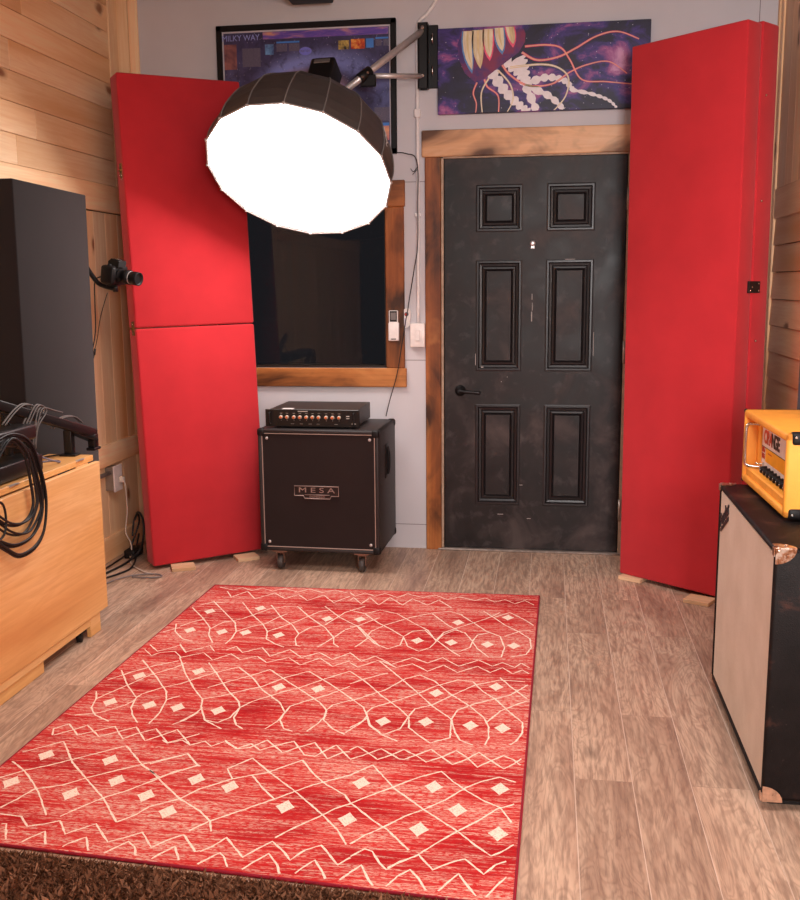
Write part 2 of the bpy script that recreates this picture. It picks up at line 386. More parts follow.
# ---------------- door ----------------
dn = bpy.data.objects.new('door_1', None); C.objects.link(dn); dn['kind'] = 'structure'
db = B(); DW, DH, Y0 = .914, 2.032, -.004
cols = [(.165, .400), (.520, .758)]; rows = [(.250, .787), (.960, 1.526), (1.666, 1.900)]
xs = [.004] + [v for c in cols for v in c] + [DW-.004]; zs = [.012] + [v for c in rows for v in c] + [DH-.002]
for i in range(5):
    for j in range(5*1+2-0):
        if j >= len(zs)-1: continue
        x0, x1, z0, z1 = xs[i], xs[i+1], zs[j], zs[j+1]
        if i in (1, 3) and j in (1, 3, 5):
            rings = [(0, 0, 1), (.006, -.002, 1), (.014, -.002, 1), (.020, .010, 1), (.030, .012, 1), (.036, .004, 1), (.044, .002, 1), (.052, .010, 1), (.056, .0, 1)]
            prev = None
            for k, (ins, dy, mi_) in enumerate(rings):
                q = [(x0+ins, Y0+dy, z0+ins), (x1-ins, Y0+dy, z0+ins), (x1-ins, Y0+dy, z1-ins), (x0+ins, Y0+dy, z1-ins)]
                if prev:
                    for e in range(4):
                        g = (e+1) % 4; db.poly([prev[e], prev[g], q[g], q[e]], 1, rnd=.3)
                prev = q
            db.poly(prev, 0, rnd=.3)
        else: db.poly([(x0, Y0, z0), (x1, Y0, z0), (x1, Y0, z1), (x0, Y0, z1)], 0, rnd=.3)
db.box((.004, .012, .012), (DW-.004, .04, DH-.002), rnd=.3)
for a, c in (((.004, Y0, .012), (.006, .02, DH-.002)), ((DW-.006, Y0, .012), (DW-.004, .02, DH-.002)), ((.004, Y0, .012), (DW-.004, .02, .014)), ((.004, Y0, DH-.004), (DW-.004, .02, DH-.002))): db.box(a, c, rnd=.3)
db.build('door_leaf', [doorm, doorb], dn)
b = B(); b.box((-.025, -.008, 0), (0, .11, 2.045), .002).box((DW, -.008, 0), (.939, .11, 2.045), .002).box((-.025, -.008, DH), (.939, .11, 2.045), .002); b.build('door_jamb', jambm, dn)
B().box((-.03, -.03, 0), (.945, .1, .010), .003).build('threshold', plain('scuffed_threshold', srgb(150, 135, 126), .4, .3, .3, 30), dn)
B().box((-.110, -.022, 2.040), (1.06, 0, 2.170), .004).build('door_header', stain_l, dn)
B().box((-.094, -.020, 0), (-.012, 0, 2.040), .004).build('door_casing', stain_z, dn)
B().box((.930, -.020, 0), (1.02, 0, 2.040), .004).build('door_casing', stain_z, dn)
b = B().lathe([(0, .028), (.006, .029), (.010, .024), (.022, .012), (.045, .011)], (.087, Y0, .858), (0, -1, 0), 20)
b.tube([(.087, Y0-.045, .858), (.115, Y0-.05, .856), (.195, Y0-.048, .850)], .009, 10); b.build('door_handle', blackm, dn)
B().lathe([(0, .013), (.004, .014), (.008, .010), (.010, .006)], (.452, Y0, 1.607), (0, -1, 0), 18).box((.442, Y0-.004, 1.580), (.462, Y0, 1.604), .002).build('door_viewer', steel, dn)
for hz in (1.815, 1.06, .24):
    B().box((DW-.004, -.014, hz-.055), (DW+.012, -.004, hz+.055), .002).cyl((DW+.002, -.014, hz-.055), (DW+.002, -.014, hz+.055), .006).build('hinge', plain('pale_hinge_metal', srgb(190, 180, 170), .35, .5), dn)
b = B()   # pale scratches in the door paint
for x, z, w_, h in ((.452, 1.34, .004, .03), (.454, 1.29, .003, .04), (.451, 1.24, .005, .05), (.64, 1.525, .05, .004), (.30, .905, .004, .004), (.405, .36, .02, .003), (.165, 1.02, .003, .06), (.765, 1.1, .002, .12), (.2, .98, .012, .006), (.33, .93, .003, .004), (.30, .2, .03, .003), (.45, .18, .02, .003)):
    b.box((x-w_/2, Y0-.0006, z-h/2), (x+w_/2, Y0, z+h/2))
b.build('scratch', plain('bare_scratch', srgb(170, 160, 156), .6), dn)

# traced pattern and outline data (mm for the first, m for the cables)
RUG_LINES=[[[-326,-952],[-317,-915],[-266,-998],[-243,-906],[-186,-1006],[-153,-895],[-82,-993],[-50,-900],[28,-980],[70,-904],[136,-1001]],[[-348,-844],[-314,-896],[-278,-843],[-224,-885],[-186,-836],[-119,-891],[-82,-831],[-7,-877],[45,-834],[108,-892],[161,-849],[232,-891],[274,-850],[321,-901],[364,-861],[410,-915],[453,-864],[493,-922]],[[-258,-1293],[-227,-1289],[-170,-1401],[-120,-1479],[-62,-1527],[-20,-1481],[-19,-1382],[8,-1320],[56,-1299],[115,-1408],[180,-1510],[224,-1570]],[[-86,-1112],[6,-1229],[67,-1298],[117,-1422]],[[-17,-1396],[11,-1490],[62,-1538],[100,-1493],[117,-1422],[134,-1348],[178,-1284],[221,-1308],[259,-1404],[255,-1473],[220,-1518],[181,-1515]],[[259,-1404],[285,-1483],[333,-1564],[380,-1558],[388,-1456],[365,-1334],[306,-1282],[254,-1198],[188,-1095]],[[259,-1404],[274,-1331],[322,-1295]],[[64,-1094],[142,-1227],[211,-1309]],[[327,-1110],[379,-1198],[443,-1280],[484,-1347],[491,-1443],[473,-1520],[413,-1554]],[[-167,-1415],[-160,-1341],[-116,-1260],[-26,-1154],[62,-1084],[135,-1052],[193,-1094]],[[-299,-1088],[-225,-1129],[-152,-1233],[-88,-1302],[-24,-1382]],[[-225,-1129],[-169,-1072],[-86,-1112]],[[115,-1408],[136,-1319],[205,-1235],[282,-1147],[321,-1095],[350,-1042]],[[280,-1034],[327,-1110],[393,-1036],[459,-1125],[502,-1198]],[[384,-1331],[442,-1265],[498,-1244]],[[-200,-1584],[-140,-1667],[-97,-1610],[-58,-1644],[-23,-1685],[47,-1605],[110,-1653],[160,-1591],[228,-1670],[298,-1599],[352,-1654],[387,-1613],[435,-1656],[457,-1609],[495,-1660]],[[-179,-1685],[-143,-1725],[-80,-1654],[-60,-1657],[0,-1711],[55,-1667],[119,-1732],[172,-1665],[229,-1730],[297,-1661],[347,-1715],[390,-1662],[428,-1717],[463,-1676],[496,-1720]],[[-163,-1768],[-91,-1852],[-8,-1973],[67,-2066],[106,-2129],[116,-2202],[159,-2259],[196,-2301],[254,-2256],[246,-2139]],[[-70,-1658],[28,-1803],[108,-1926],[173,-2032],[244,-2121],[266,-2219],[286,-2269],[327,-2297]],[[97,-1771],[157,-1821],[221,-1922],[297,-2016],[349,-2097],[369,-2169],[373,-2240],[365,-2292]],[[290,-1804],[331,-1887],[377,-1944],[432,-2048],[475,-2119],[477,-2191],[459,-2255],[441,-2282]],[[385,-1757],[424,-1831],[491,-1940]],[[-140,-1881],[-95,-1830],[-23,-1767]],[[-111,-2028],[-67,-1981],[-8,-1920],[48,-1812],[97,-1771]],[[102,-2130],[117,-2059],[171,-2022],[223,-1943],[301,-1836],[386,-1780],[488,-1785]],[[-39,-2109],[-26,-2068],[41,-2008],[109,-1937],[162,-1865],[236,-1799],[290,-1804]],[[245,-2130],[258,-2051],[312,-1994],[361,-1957],[427,-1907],[493,-1800]],[[359,-2134],[399,-2043],[446,-1987],[494,-1940]],[[-71,-2227],[-39,-2176],[-32,-2128]],[[-39,-2109],[-14,-2201],[41,-2266],[95,-2302]],[[41,-2266],[89,-2215],[103,-2129]],[[-918,-895],[-873,-976],[-825,-883],[-758,-987],[-690,-894],[-622,-970],[-576,-902],[-515,-983],[-460,-896],[-392,-996],[-337,-899]],[[-974,-836],[-895,-873],[-866,-830],[-805,-870],[-770,-827],[-710,-866],[-662,-821],[-591,-866],[-544,-815],[-474,-860],[-425,-816],[-358,-853]],[[-997,-1140],[-907,-1263],[-833,-1380],[-808,-1466],[-764,-1547]],[[-932,-1044],[-832,-1188],[-749,-1307],[-710,-1410],[-703,-1496],[-710,-1554]],[[-800,-1039],[-703,-1205],[-629,-1308],[-583,-1394],[-563,-1479],[-513,-1529],[-469,-1559]],[[-660,-1064],[-571,-1221],[-500,-1307],[-448,-1406],[-448,-1464],[-426,-1532],[-408,-1543]],[[-540,-1067],[-449,-1206],[-358,-1320],[-297,-1431],[-282,-1500],[-255,-1532]],[[-419,-1052],[-322,-1190],[-214,-1302],[-160,-1399],[-96,-1504]],[[-583,-1394],[-544,-1343],[-484,-1243],[-425,-1121],[-386,-1099]],[[-448,-1406],[-420,-1328],[-365,-1290],[-314,-1124],[-243,-1030]],[[-297,-1431],[-270,-1339],[-220,-1272],[-153,-1169]],[[-157,-1413],[-179,-1487],[-192,-1524]],[[-338,-1543],[-313,-1476],[-298,-1425]],[[-828,-1394],[-801,-1314],[-732,-1257],[-703,-1205],[-651,-1115],[-584,-1072],[-514,-1081]],[[-710,-1410],[-662,-1343],[-618,-1307],[-587,-1223],[-558,-1170]],[[-963,-1380],[-930,-1323],[-891,-1277]],[[-976,-1103],[-934,-1055],[-874,-1062]],[[-888,-1576],[-836,-1659],[-795,-1619],[-763,-1580],[-725,-1637]],[[-684,-1619],[-657,-1575],[-613,-1636],[-551,-1575],[-496,-1661],[-438,-1582],[-374,-1658],[-315,-1599],[-251,-1663],[-199,-1589]],[[-835,-1717],[-762,-1655],[-702,-1726],[-652,-1655],[-600,-1708],[-544,-1667],[-492,-1724],[-421,-1664],[-360,-1732],[-302,-1654],[-237,-1729],[-183,-1667]],[[-835,-1717],[-762,-1857],[-670,-2005],[-618,-2073],[-598,-2142],[-552,-2234],[-478,-2289]],[[-708,-1752],[-635,-1864],[-556,-1990],[-488,-2077],[-468,-2125],[-464,-2203],[-439,-2256],[-410,-2280]],[[-582,-1780],[-502,-1870],[-434,-1974],[-345,-2069],[-307,-2144],[-308,-2202],[-279,-2263],[-247,-2277]],[[-459,-1789],[-367,-1888],[-281,-1976],[-210,-2051],[-175,-2107],[-167,-2183],[-124,-2243],[-77,-2278]],[[-313,-1787],[-211,-1890],[-117,-1998],[-55,-2072],[-28,-2146],[-10,-2200],[31,-2250]],[[-742,-1959],[-705,-1908],[-652,-1843],[-582,-1780]],[[-633,-1978],[-586,-1927],[-508,-1848],[-459,-1789]],[[-618,-2073],[-565,-2045],[-495,-1982],[-443,-1943],[-385,-1856],[-313,-1787]],[[-468,-2125],[-441,-2071],[-353,-1975],[-309,-1936],[-238,-1848],[-163,-1768]],[[-307,-2144],[-303,-2094],[-263,-2048],[-198,-1987],[-136,-1903]],[[-175,-2107],[-163,-2066],[-112,-2020]],[[-630,-2253],[-601,-2192],[-593,-2142]],[[-552,-2234],[-505,-2246],[-477,-2205],[-468,-2125]],[[-339,-2271],[-314,-2212],[-307,-2144]],[[-203,-2271],[-180,-2213],[-167,-2145]],[[-79,-2264],[-50,-2206],[-28,-2146]],[[-40,-2379],[-22,-2352],[16,-2388],[53,-2428],[90,-2395],[122,-2354],[161,-2385],[199,-2425],[247,-2382],[281,-2340],[318,-2381],[352,-2436],[386,-2395],[425,-2354],[456,-2378],[483,-2418]],[[-28,-2439],[4,-2409],[53,-2358],[116,-2415],[131,-2418],[205,-2343],[244,-2390],[278,-2430],[312,-2397],[350,-2344],[386,-2388],[429,-2436],[457,-2402],[478,-2367]],[[45,-2464],[132,-2593],[222,-2689],[325,-2787],[375,-2845],[418,-2889],[445,-2864],[480,-2819]],[[21,-2683],[98,-2763],[145,-2806],[212,-2889]],[[-9,-2532],[45,-2464]],[[22,-2689],[57,-2651],[129,-2579],[186,-2521],[250,-2475],[288,-2529],[335,-2580],[379,-2622],[429,-2655],[462,-2727],[480,-2736]],[[61,-2882],[91,-2837],[130,-2796],[180,-2733],[222,-2695],[277,-2635],[329,-2559],[372,-2518],[420,-2487],[478,-2518]],[[171,-2971],[237,-2908],[280,-2846],[325,-2787],[379,-2725],[422,-2662],[455,-2641],[478,-2622]],[[72,-2936],[102,-2899],[123,-2907],[147,-2953],[170,-2980],[198,-2941],[240,-2908],[281,-2965],[320,-2930],[355,-2909],[382,-2942],[405,-2968],[430,-2925],[456,-2906],[475,-2919]],[[85,-3004],[106,-2969],[135,-3027],[156,-3059]],[[174,-3057],[201,-3003],[227,-2972],[256,-3011],[280,-3062]],[[298,-3060],[322,-3012],[345,-2973],[373,-3025],[400,-3065]],[[409,-3068],[434,-3017],[459,-2971],[477,-2986]],[[-635,-2389],[-612,-2407],[-573,-2381],[-537,-2411],[-500,-2380],[-469,-2410],[-438,-2372],[-388,-2416],[-352,-2378],[-313,-2415],[-269,-2376],[-225,-2344],[-169,-2429],[-137,-2432],[-89,-2352],[-29,-2434]],[[-441,-2364],[-384,-2416],[-348,-2403],[-309,-2347],[-240,-2422],[-203,-2384],[-158,-2344],[-96,-2443],[-60,-2398],[-39,-2387]],[[-613,-2543],[-569,-2505],[-524,-2467],[-463,-2539]],[[-574,-2636],[-519,-2584],[-466,-2531]],[[-597,-2579],[-520,-2658],[-450,-2725],[-372,-2781],[-328,-2826],[-309,-2873]],[[-414,-2665],[-386,-2640],[-341,-2598],[-290,-2569],[-251,-2549],[-210,-2505],[-168,-2461]],[[-341,-2598],[-374,-2542],[-320,-2468],[-244,-2548],[-144,-2643],[-39,-2756],[16,-2823],[52,-2886]],[[-289,-2572],[-241,-2635],[-188,-2695]],[[-368,-2877],[-331,-2827],[-276,-2775],[-189,-2691],[-144,-2643],[-104,-2603],[-9,-2532]],[[-136,-2879],[-87,-2812],[-39,-2756],[-13,-2720],[22,-2689]],[[-168,-2461],[-121,-2532],[-70,-2591],[-1,-2645],[21,-2683]],[[-306,-2965],[-282,-2939],[-260,-2896],[-224,-2937],[-192,-2975],[-166,-2935],[-138,-2897],[-102,-2932],[-72,-2972],[-46,-2924],[-10,-2897],[17,-2932],[49,-2977],[73,-2941]],[[-190,-3051],[-165,-3001],[-132,-2952],[-97,-2997],[-74,-3054]],[[-308,-3046],[-285,-3006],[-254,-2964],[-240,-2978],[-199,-3052]],[[-57,-3051],[-34,-2999],[-11,-2964],[19,-3012],[45,-3060]],[[54,-3058],[85,-3004]],[[-1029,-2582],[-959,-2635],[-903,-2694],[-857,-2745],[-776,-2855]],[[-939,-2438],[-846,-2566],[-753,-2660],[-660,-2753],[-574,-2863]],[[-732,-2440],[-632,-2553],[-551,-2618]],[[-524,-2467],[-469,-2532],[-459,-2538]],[[-1012,-2680],[-963,-2628],[-905,-2589],[-850,-2542],[-793,-2494],[-732,-2440]],[[-921,-2835],[-898,-2785],[-878,-2727],[-811,-2697],[-760,-2646],[-715,-2610],[-616,-2535],[-524,-2467]],[[-736,-2856],[-700,-2799],[-663,-2747],[-619,-2707],[-555,-2626],[-522,-2577],[-462,-2531]],[[-574,-2863],[-539,-2823],[-517,-2775],[-450,-2725],[-414,-2665]],[[-1030,-2522],[-986,-2483],[-939,-2438]],[[-904,-2865],[-840,-2870],[-798,-2914],[-758,-2896],[-726,-2876],[-681,-2935],[-654,-2907],[-623,-2878],[-555,-2956],[-520,-2931],[-485,-2900],[-434,-2965],[-406,-2927],[-374,-2897],[-318,-2967],[-307,-2962]],[[-873,-2912],[-860,-2910],[-802,-3015]],[[-787,-3013],[-767,-2970],[-740,-2930],[-688,-3022]],[[-672,-3020],[-653,-2978],[-620,-2942],[-567,-3033]],[[-556,-3026],[-529,-2984],[-503,-2946],[-475,-2971],[-443,-3038]],[[-428,-3036],[-401,-2989],[-377,-2952],[-325,-3043]],[[-996,-2402],[-1014,-2359],[-981,-2318],[-917,-2391],[-865,-2349],[-825,-2316],[-763,-2398],[-735,-2359],[-686,-2316],[-613,-2404],[-588,-2383],[-534,-2332]],[[-992,-2401],[-949,-2360],[-918,-2319],[-846,-2391],[-806,-2359],[-755,-2312],[-688,-2400],[-649,-2356],[-616,-2312],[-537,-2411],[-513,-2391]],[[-1004,-1599],[-946,-1665],[-903,-1619],[-883,-1589],[-830,-1664]],[[-1002,-1653],[-952,-1711],[-931,-1677],[-878,-1657],[-830,-1716]],[[-1006,-1864],[-925,-1993],[-849,-2092],[-833,-2172],[-804,-2228],[-764,-2280]],[[-967,-1759],[-863,-1893],[-766,-2028],[-738,-2099],[-721,-2198],[-724,-2284]],[[-1011,-2060],[-982,-2120],[-967,-2190],[-928,-2244],[-862,-2283]],[[-982,-2120],[-958,-2064],[-929,-2005],[-881,-1896],[-816,-1815],[-793,-1763]],[[-849,-2092],[-841,-2059],[-792,-1998],[-742,-1959]],[[-994,-2253],[-920,-2224],[-862,-2156],[-845,-2113]],[[-742,-2099],[-704,-2059]],[[-646,-2278],[-617,-2242],[-596,-2182]],[[-1016,-1959],[-964,-1882],[-898,-1806],[-827,-1749]],[[-990,-1353],[-961,-1441],[-899,-1521],[-849,-1543]],[[-1017,-1463],[-957,-1395]]]
RUG_DIAMONDS=[[31,-2573],[238,-2567],[424,-2554],[316,-2683],[225,-2791],[430,-2785],[-333,-2643],[-150,-2728],[31,-2769],[-948,-2531],[-741,-2536],[-668,-2652],[-966,-2700],[-550,-2721],[-458,-2795],[-443,-2614],[-764,-2740],[-233,-1202],[183,-1191],[387,-1103],[42,-1423],[177,-1428],[320,-1432],[423,-1433],[173,-1922],[376,-1842],[27,-2168],[165,-2153],[310,-2162],[413,-2169],[-903,-1180],[-905,-1419],[-767,-1423],[-668,-1419],[-695,-1113],[-525,-1431],[-372,-1213],[-716,-1839],[-384,-1942],[-242,-1939],[-533,-2158],[-917,-1907],[-923,-2139],[-780,-2145],[-677,-2152]]
BELL=[[94,2633],[72,2568],[80,2497],[109,2433],[161,2388],[206,2405],[257,2441],[315,2481],[373,2521],[402,2568],[404,2607],[394,2629]]
BELLIN=[[109,2632],[97,2567],[109,2496],[154,2438],[191,2458],[176,2501],[220,2478],[242,2533],[279,2496],[288,2559],[330,2536],[365,2597],[343,2630]]
TENT=[["p",0.0102,[[286,2475],[331,2417],[419,2365],[535,2368],[621,2420],[707,2452],[806,2461],[893,2403]]],["p",0.0117,[[388,2520],[461,2482],[562,2492],[648,2530],[746,2581],[845,2597],[945,2559]]],["p",0.0102,[[402,2547],[504,2550],[576,2533],[620,2476],[679,2383],[794,2369],[916,2354]]],["y",0.0102,[[330,2452],[476,2461],[563,2443],[614,2393],[602,2309],[545,2241]]],["p",0.0088,[[169,2388],[151,2339],[166,2289],[162,2239]]],["p",0.0102,[[206,2401],[221,2365],[273,2321],[276,2238]]],["y",0.0088,[[228,2407],[191,2338],[196,2238]]],["y",0.0088,[[272,2441],[331,2375],[347,2304],[318,2241]]],["w",0.0498,[[242,2435],[302,2348],[376,2275],[428,2239]]],["w",0.0527,[[308,2481],[374,2430],[412,2358],[462,2243]]],["w",0.0585,[[374,2500],[396,2443],[412,2379]]],["w",0.0351,[[404,2372],[506,2399],[593,2382],[637,2336]]],["w",0.0176,[[623,2339],[738,2311],[811,2281],[849,2245]]],["w",0.0351,[[404,2365],[522,2312],[596,2245]]]]
COIL=[[[-1.25,-2.264,0.668],[-1.25,-2.212,0.872],[-1.25,-2.148,0.905],[-1.25,-2.054,0.907],[-1.25,-1.96,0.864],[-1.25,-1.904,0.765],[-1.25,-1.877,0.649],[-1.25,-1.905,0.545],[-1.25,-1.976,0.497],[-1.25,-2.078,0.493],[-1.25,-2.15,0.53],[-1.25,-2.239,0.595]],[[-1.256,-2.234,0.727],[-1.256,-2.139,0.893],[-1.256,-2.052,0.889],[-1.256,-1.967,0.83],[-1.256,-1.926,0.733],[-1.256,-1.903,0.637],[-1.256,-1.934,0.57],[-1.256,-2.008,0.534],[-1.256,-2.126,0.541],[-1.256,-2.251,0.605]],[[-1.245,-2.227,0.826],[-1.245,-2.107,0.905],[-1.245,-2.013,0.838],[-1.245,-1.981,0.726],[-1.245,-1.977,0.654],[-1.245,-2.017,0.616],[-1.245,-2.084,0.607],[-1.245,-2.164,0.63],[-1.245,-2.257,0.693]],[[-1.262,-2.153,0.892],[-1.262,-2.006,0.861],[-1.262,-1.946,0.808],[-1.262,-1.906,0.692],[-1.262,-1.929,0.624],[-1.262,-2.013,0.564],[-1.262,-2.122,0.585],[-1.262,-2.233,0.66]],[[-1.24,-2.267,0.768],[-1.24,-2.22,0.725],[-1.24,-2.175,0.698],[-1.24,-2.164,0.644],[-1.24,-2.183,0.598],[-1.24,-2.246,0.58]]]
ARMW=[[[-1.38,-1.909,0.926],[-1.38,-1.837,0.964],[-1.38,-1.764,0.984],[-1.38,-1.695,0.964],[-1.38,-1.752,0.923],[-1.38,-1.84,0.843]],[[-1.37,-1.814,0.857],[-1.37,-1.748,0.922],[-1.37,-1.683,0.971],[-1.37,-1.626,0.944],[-1.37,-1.693,0.896],[-1.37,-1.732,0.826]],[[-1.37,-1.727,0.813],[-1.37,-1.7,0.897],[-1.37,-1.655,0.956],[-1.37,-1.565,0.937],[-1.37,-1.502,0.921]],[[-1.38,-1.563,0.865],[-1.38,-1.486,0.895],[-1.38,-1.386,0.889],[-1.38,-1.32,0.856]],[[-1.4,-1.882,0.969],[-1.4,-1.822,0.914],[-1.4,-1.746,0.858],[-1.4,-1.693,0.819]],[[-1.36,-1.764,0.831],[-1.36,-1.699,0.77],[-1.36,-1.611,0.739],[-1.36,-1.584,0.703],[-1.36,-1.649,0.687],[-1.36,-1.709,0.695]]]

# ---------------- wall things ----------------
# galaxy poster
def mat_galaxy():
    m = NT('galaxy_print', .35, .5)
    v = m.co((1, 1, 1), (.0, 0, .03)); sep = m.n('ShaderNodeSeparateXYZ', {0: v}); X = m.math('MULTIPLY', sep.outputs[0], 1.0); Z = m.math('MULTIPLY', m.math('SUBTRACT', sep.outputs[2], 0.0), 1.75)
    rr = m.math('SQRT', m.math('ADD', m.math('MULTIPLY', X, X), m.math('MULTIPLY', Z, Z)))
    an = m.math('ARCTAN2', Z, X)
    sp = m.math('SINE', m.math('ADD', m.math('MULTIPLY', an, 2), m.math('MULTIPLY', m.math('LOGARITHM', m.math('ADD', rr, .03), 2.718), 7)))
    n = m.noise(m.co(), 22, 6, .65, .6); n2 = m.noise(m.co(), 70, 4, .7)
    arm = m.math('MULTIPLY', m.math('MULTIPLY_ADD', sp, .5, .5), m.ramp(rr, [(.0, G1), (.3, (.8,)*3), (.5, G0)]))
    c = m.mix(m.math('MULTIPLY', arm, m.ramp(n, [(.3, G0), (.5, G1)])), m.ramp(n, [(.3, srgb(44, 40, 70)), (.7, srgb(70, 66, 108))]), srgb(140, 150, 220))
    c = m.mix(m.ramp(rr, [(0, G1), (.10, (.75,)*3), (.26, G0)]), c, srgb(206, 150, 120))
    c = m.mix(m.math('MULTIPLY', arm, m.ramp(n2, [(.58, G0), (.75, (.7,)*3)])), c, srgb(170, 180, 235))
    st = m.n('ShaderNodeTexVoronoi', {'Vector': m.co(), 'Scale': 60.0}).outputs['Distance']
    c = m.mix(m.ramp(st, [(0, G1), (.09, (.5,)*3), (.13, G0)]), c, srgb(200, 200, 225))
    m.col(c); m.b.inputs['Coat Weight'].default_value = .4; return m.m
def mat_neb(name, stops, sc=9, stretch=(1, 1, 1), stars=True):
    m = NT(name, .45, .4); n = m.noise(m.co(stretch), sc, 6, .62, .5); c = m.ramp(n, stops)
    if stars:
        st = m.n('ShaderNodeTexVoronoi', {'Vector': m.co(), 'Scale': 42.0}).outputs['Distance']; c = m.mix(m.ramp(st, [(0, G1), (.07, (.6,)*3), (.10, G0)]), c, srgb(225, 215, 235))
    m.col(c); return m.m
px0, px1, pz0, pz1 = -1.163, -.236, 2.062, 2.712
po = thing('framed_poster', 'framed galaxy poster reading MILKY WAY hung behind the round light', 'poster', (-.70, 0, 2.387))
b = B(); o0 = (-.70, 0, 2.387)
for a, c in (((px0, pz0), (px0+.028, pz1)), ((px1-.028, pz0), (px1, pz1)), ((px0, pz0), (px1, pz0+.028)), ((px0, pz1-.028), (px1, pz1))): b.box((a[0], -.026, a[1]), (c[0], 0, c[1]), .003)
b.build('frame', black, po, o0)
b = B(); b.box((px0+.02, -.012, pz0+.02), (px1-.02, -.004, pz1-.02), mi=1); b.box((px0+.036, -.0128, pz0+.036), (px1-.036, -.012, pz1-.036), mi=0)
def pq(x0, z0, x1, z1, mi, d=.0135): b.box((x0, -d, z0), (x1, -.0128, z1), mi=mi)
pq(-.92, 2.640, px1-.04, 2.674, 2)
pq(-1.125, 2.50, -1.06, 2.622, 3); pq(-1.03, 2.51, -.935, 2.60, 4); pq(-.91, 2.565, -.865, 2.615, 5)
pq(-.85, 2.618, -.73, 2.626, 6); pq(-.85, 2.578, -.795, 2.615, 4); pq(-.785, 2.578, -.73, 2.615, 4)
pq(-.53, 2.575, -.475, 2.618, 7); pq(-.465, 2.575, -.395, 2.622, 8); pq(-.388, 2.578, -.35, 2.622, 6)
pq(-.34, 2.618, -.275, 2.626, 6); pq(-.34, 2.585, -.31, 2.615, 4); pq(-.30, 2.585, -.272, 2.615, 4)
pq(-.40, 2.20, -.275, 2.215, 6); pq(-.40, 2.13, -.275, 2.20, 9); pq(-.35, 2.225, -.275, 2.29, 4)
b.lathe([(0, .032), (.0007, .032)], (0, 0, 0), (0, -1, 0), 24, 10); 
for v in list(b.bm.verts)[-48:]: v.co = Vector((v.co.x-.700, v.co.y-.0128, v.co.z*.62+2.575))
b.text('MILKY WAY', .040, facing(-1.036, -.0136, 2.650), .0006, 11, .92)
b.text('MILKY WAY', .016, facing(-.700, -.0140, 2.575), .0006, 4, .6)
b.build('print', [mat_galaxy(), plain('poster_margin', srgb(200, 190, 196), .5), mat_neb('sky_band', [(.3, srgb(70, 60, 150)), (.5, srgb(110, 80, 170)), (.68, srgb(220, 150, 120))], 14, (.5, 1, 3), False),
    mat_neb('red_glow', [(.3, srgb(60, 40, 60)), (.7, srgb(190, 120, 110))], 12, stars=False), mat_neb('text_block', [(.4, srgb(78, 70, 92)), (.6, srgb(112, 104, 124))], 300, (.4, 1, 3), False),
    mat_neb('blue_glow', [(.3, srgb(50, 60, 110)), (.7, srgb(120, 170, 220))], 30, stars=False), plain('blue_bar', srgb(70, 130, 210), .5), mat_neb('gold_chart', [(.4, srgb(30, 26, 40)), (.65, srgb(200, 170, 90))], 40, stars=False),
    mat_neb('fire_chart', [(.3, srgb(90, 30, 40)), (.5, srgb(200, 70, 30)), (.7, srgb(250, 190, 90))], 30, stars=False), mat_neb('sunset_inset', [(.3, srgb(170, 80, 120)), (.7, srgb(240, 170, 120))], 14, stars=False),
    plain('indigo_oval', srgb(120, 120, 210), .5), plain('title_ink', srgb(150, 160, 222), .5)], po, o0)

# jellyfish painting
pa = thing('painting', 'unframed painting of a glowing jellyfish in violet space above the door', 'painting', (.49, 0, 2.445))
b = B(); b.box((-.026, -.030, 2.243), (1.00, 0, 2.648), .002, 0)
def rib(pts, w0, mi, d, taper=True, wav=0):
    P_ = [Vector((x/1000, -d, z/1000)) for x, z in pts]; q = []
    N = len(P_)
    for i in range(N-1):
        g = lambda k: P_[max(0, min(N-1, k))]
        for k in range(8):
            t = k/8; p0, p1, p2, p3 = g(i-1), g(i), g(i+1), g(i+2)
            q.append(.5*((2*p1)+(p2-p0)*t+(2*p0-5*p1+4*p2-p3)*t*t+(3*p1-p0-3*p2+p3)*t**3))
    q.append(P_[-1]); pr_ = None
    for i, c in enumerate(q):
        tg = (q[min(len(q)-1, i+1)]-q[max(0, i-1)]); n_ = Vector((-tg.z, 0, tg.x)).normalized()
        ww = w0*(1-.45*i/len(q) if taper else 1)/2; j = wav*(1 if i % 3 else -1)*ww*.35
        cur = (c+n_*(ww+j), c-n_*(ww+j)); cur = tuple(Vector((min(.998, max(-.024, a.x)), a.y, min(2.646, max(2.245, a.z)))) for a in cur)
        if pr_: b.poly([pr_[0], pr_[1], cur[1], cur[0]], mi)
        pr_ = cur
for i, (k, w_, pts) in enumerate(TENT):
    if k == 'w': rib(pts, w_*.92, 3, .0302+.0001*i, True, 1)
for i, (k, w_, pts) in enumerate(TENT):
    if k != 'w':
        rib(pts, w_*1.05, 4 if k == 'p' else 5, .0315+.0001*i); rib(pts, w_*.35, 5 if k == 'p' else 3, .0318+.0001*i)
b.poly([(x/1000, -.0332, min(z, 2646)/1000) for x, z in BELL], 2)
def pc(cx, cy): return (-26+(cx-62)*1.448, 2634-(cy-103)*1.392)   # painting inches read off its own grid, mm
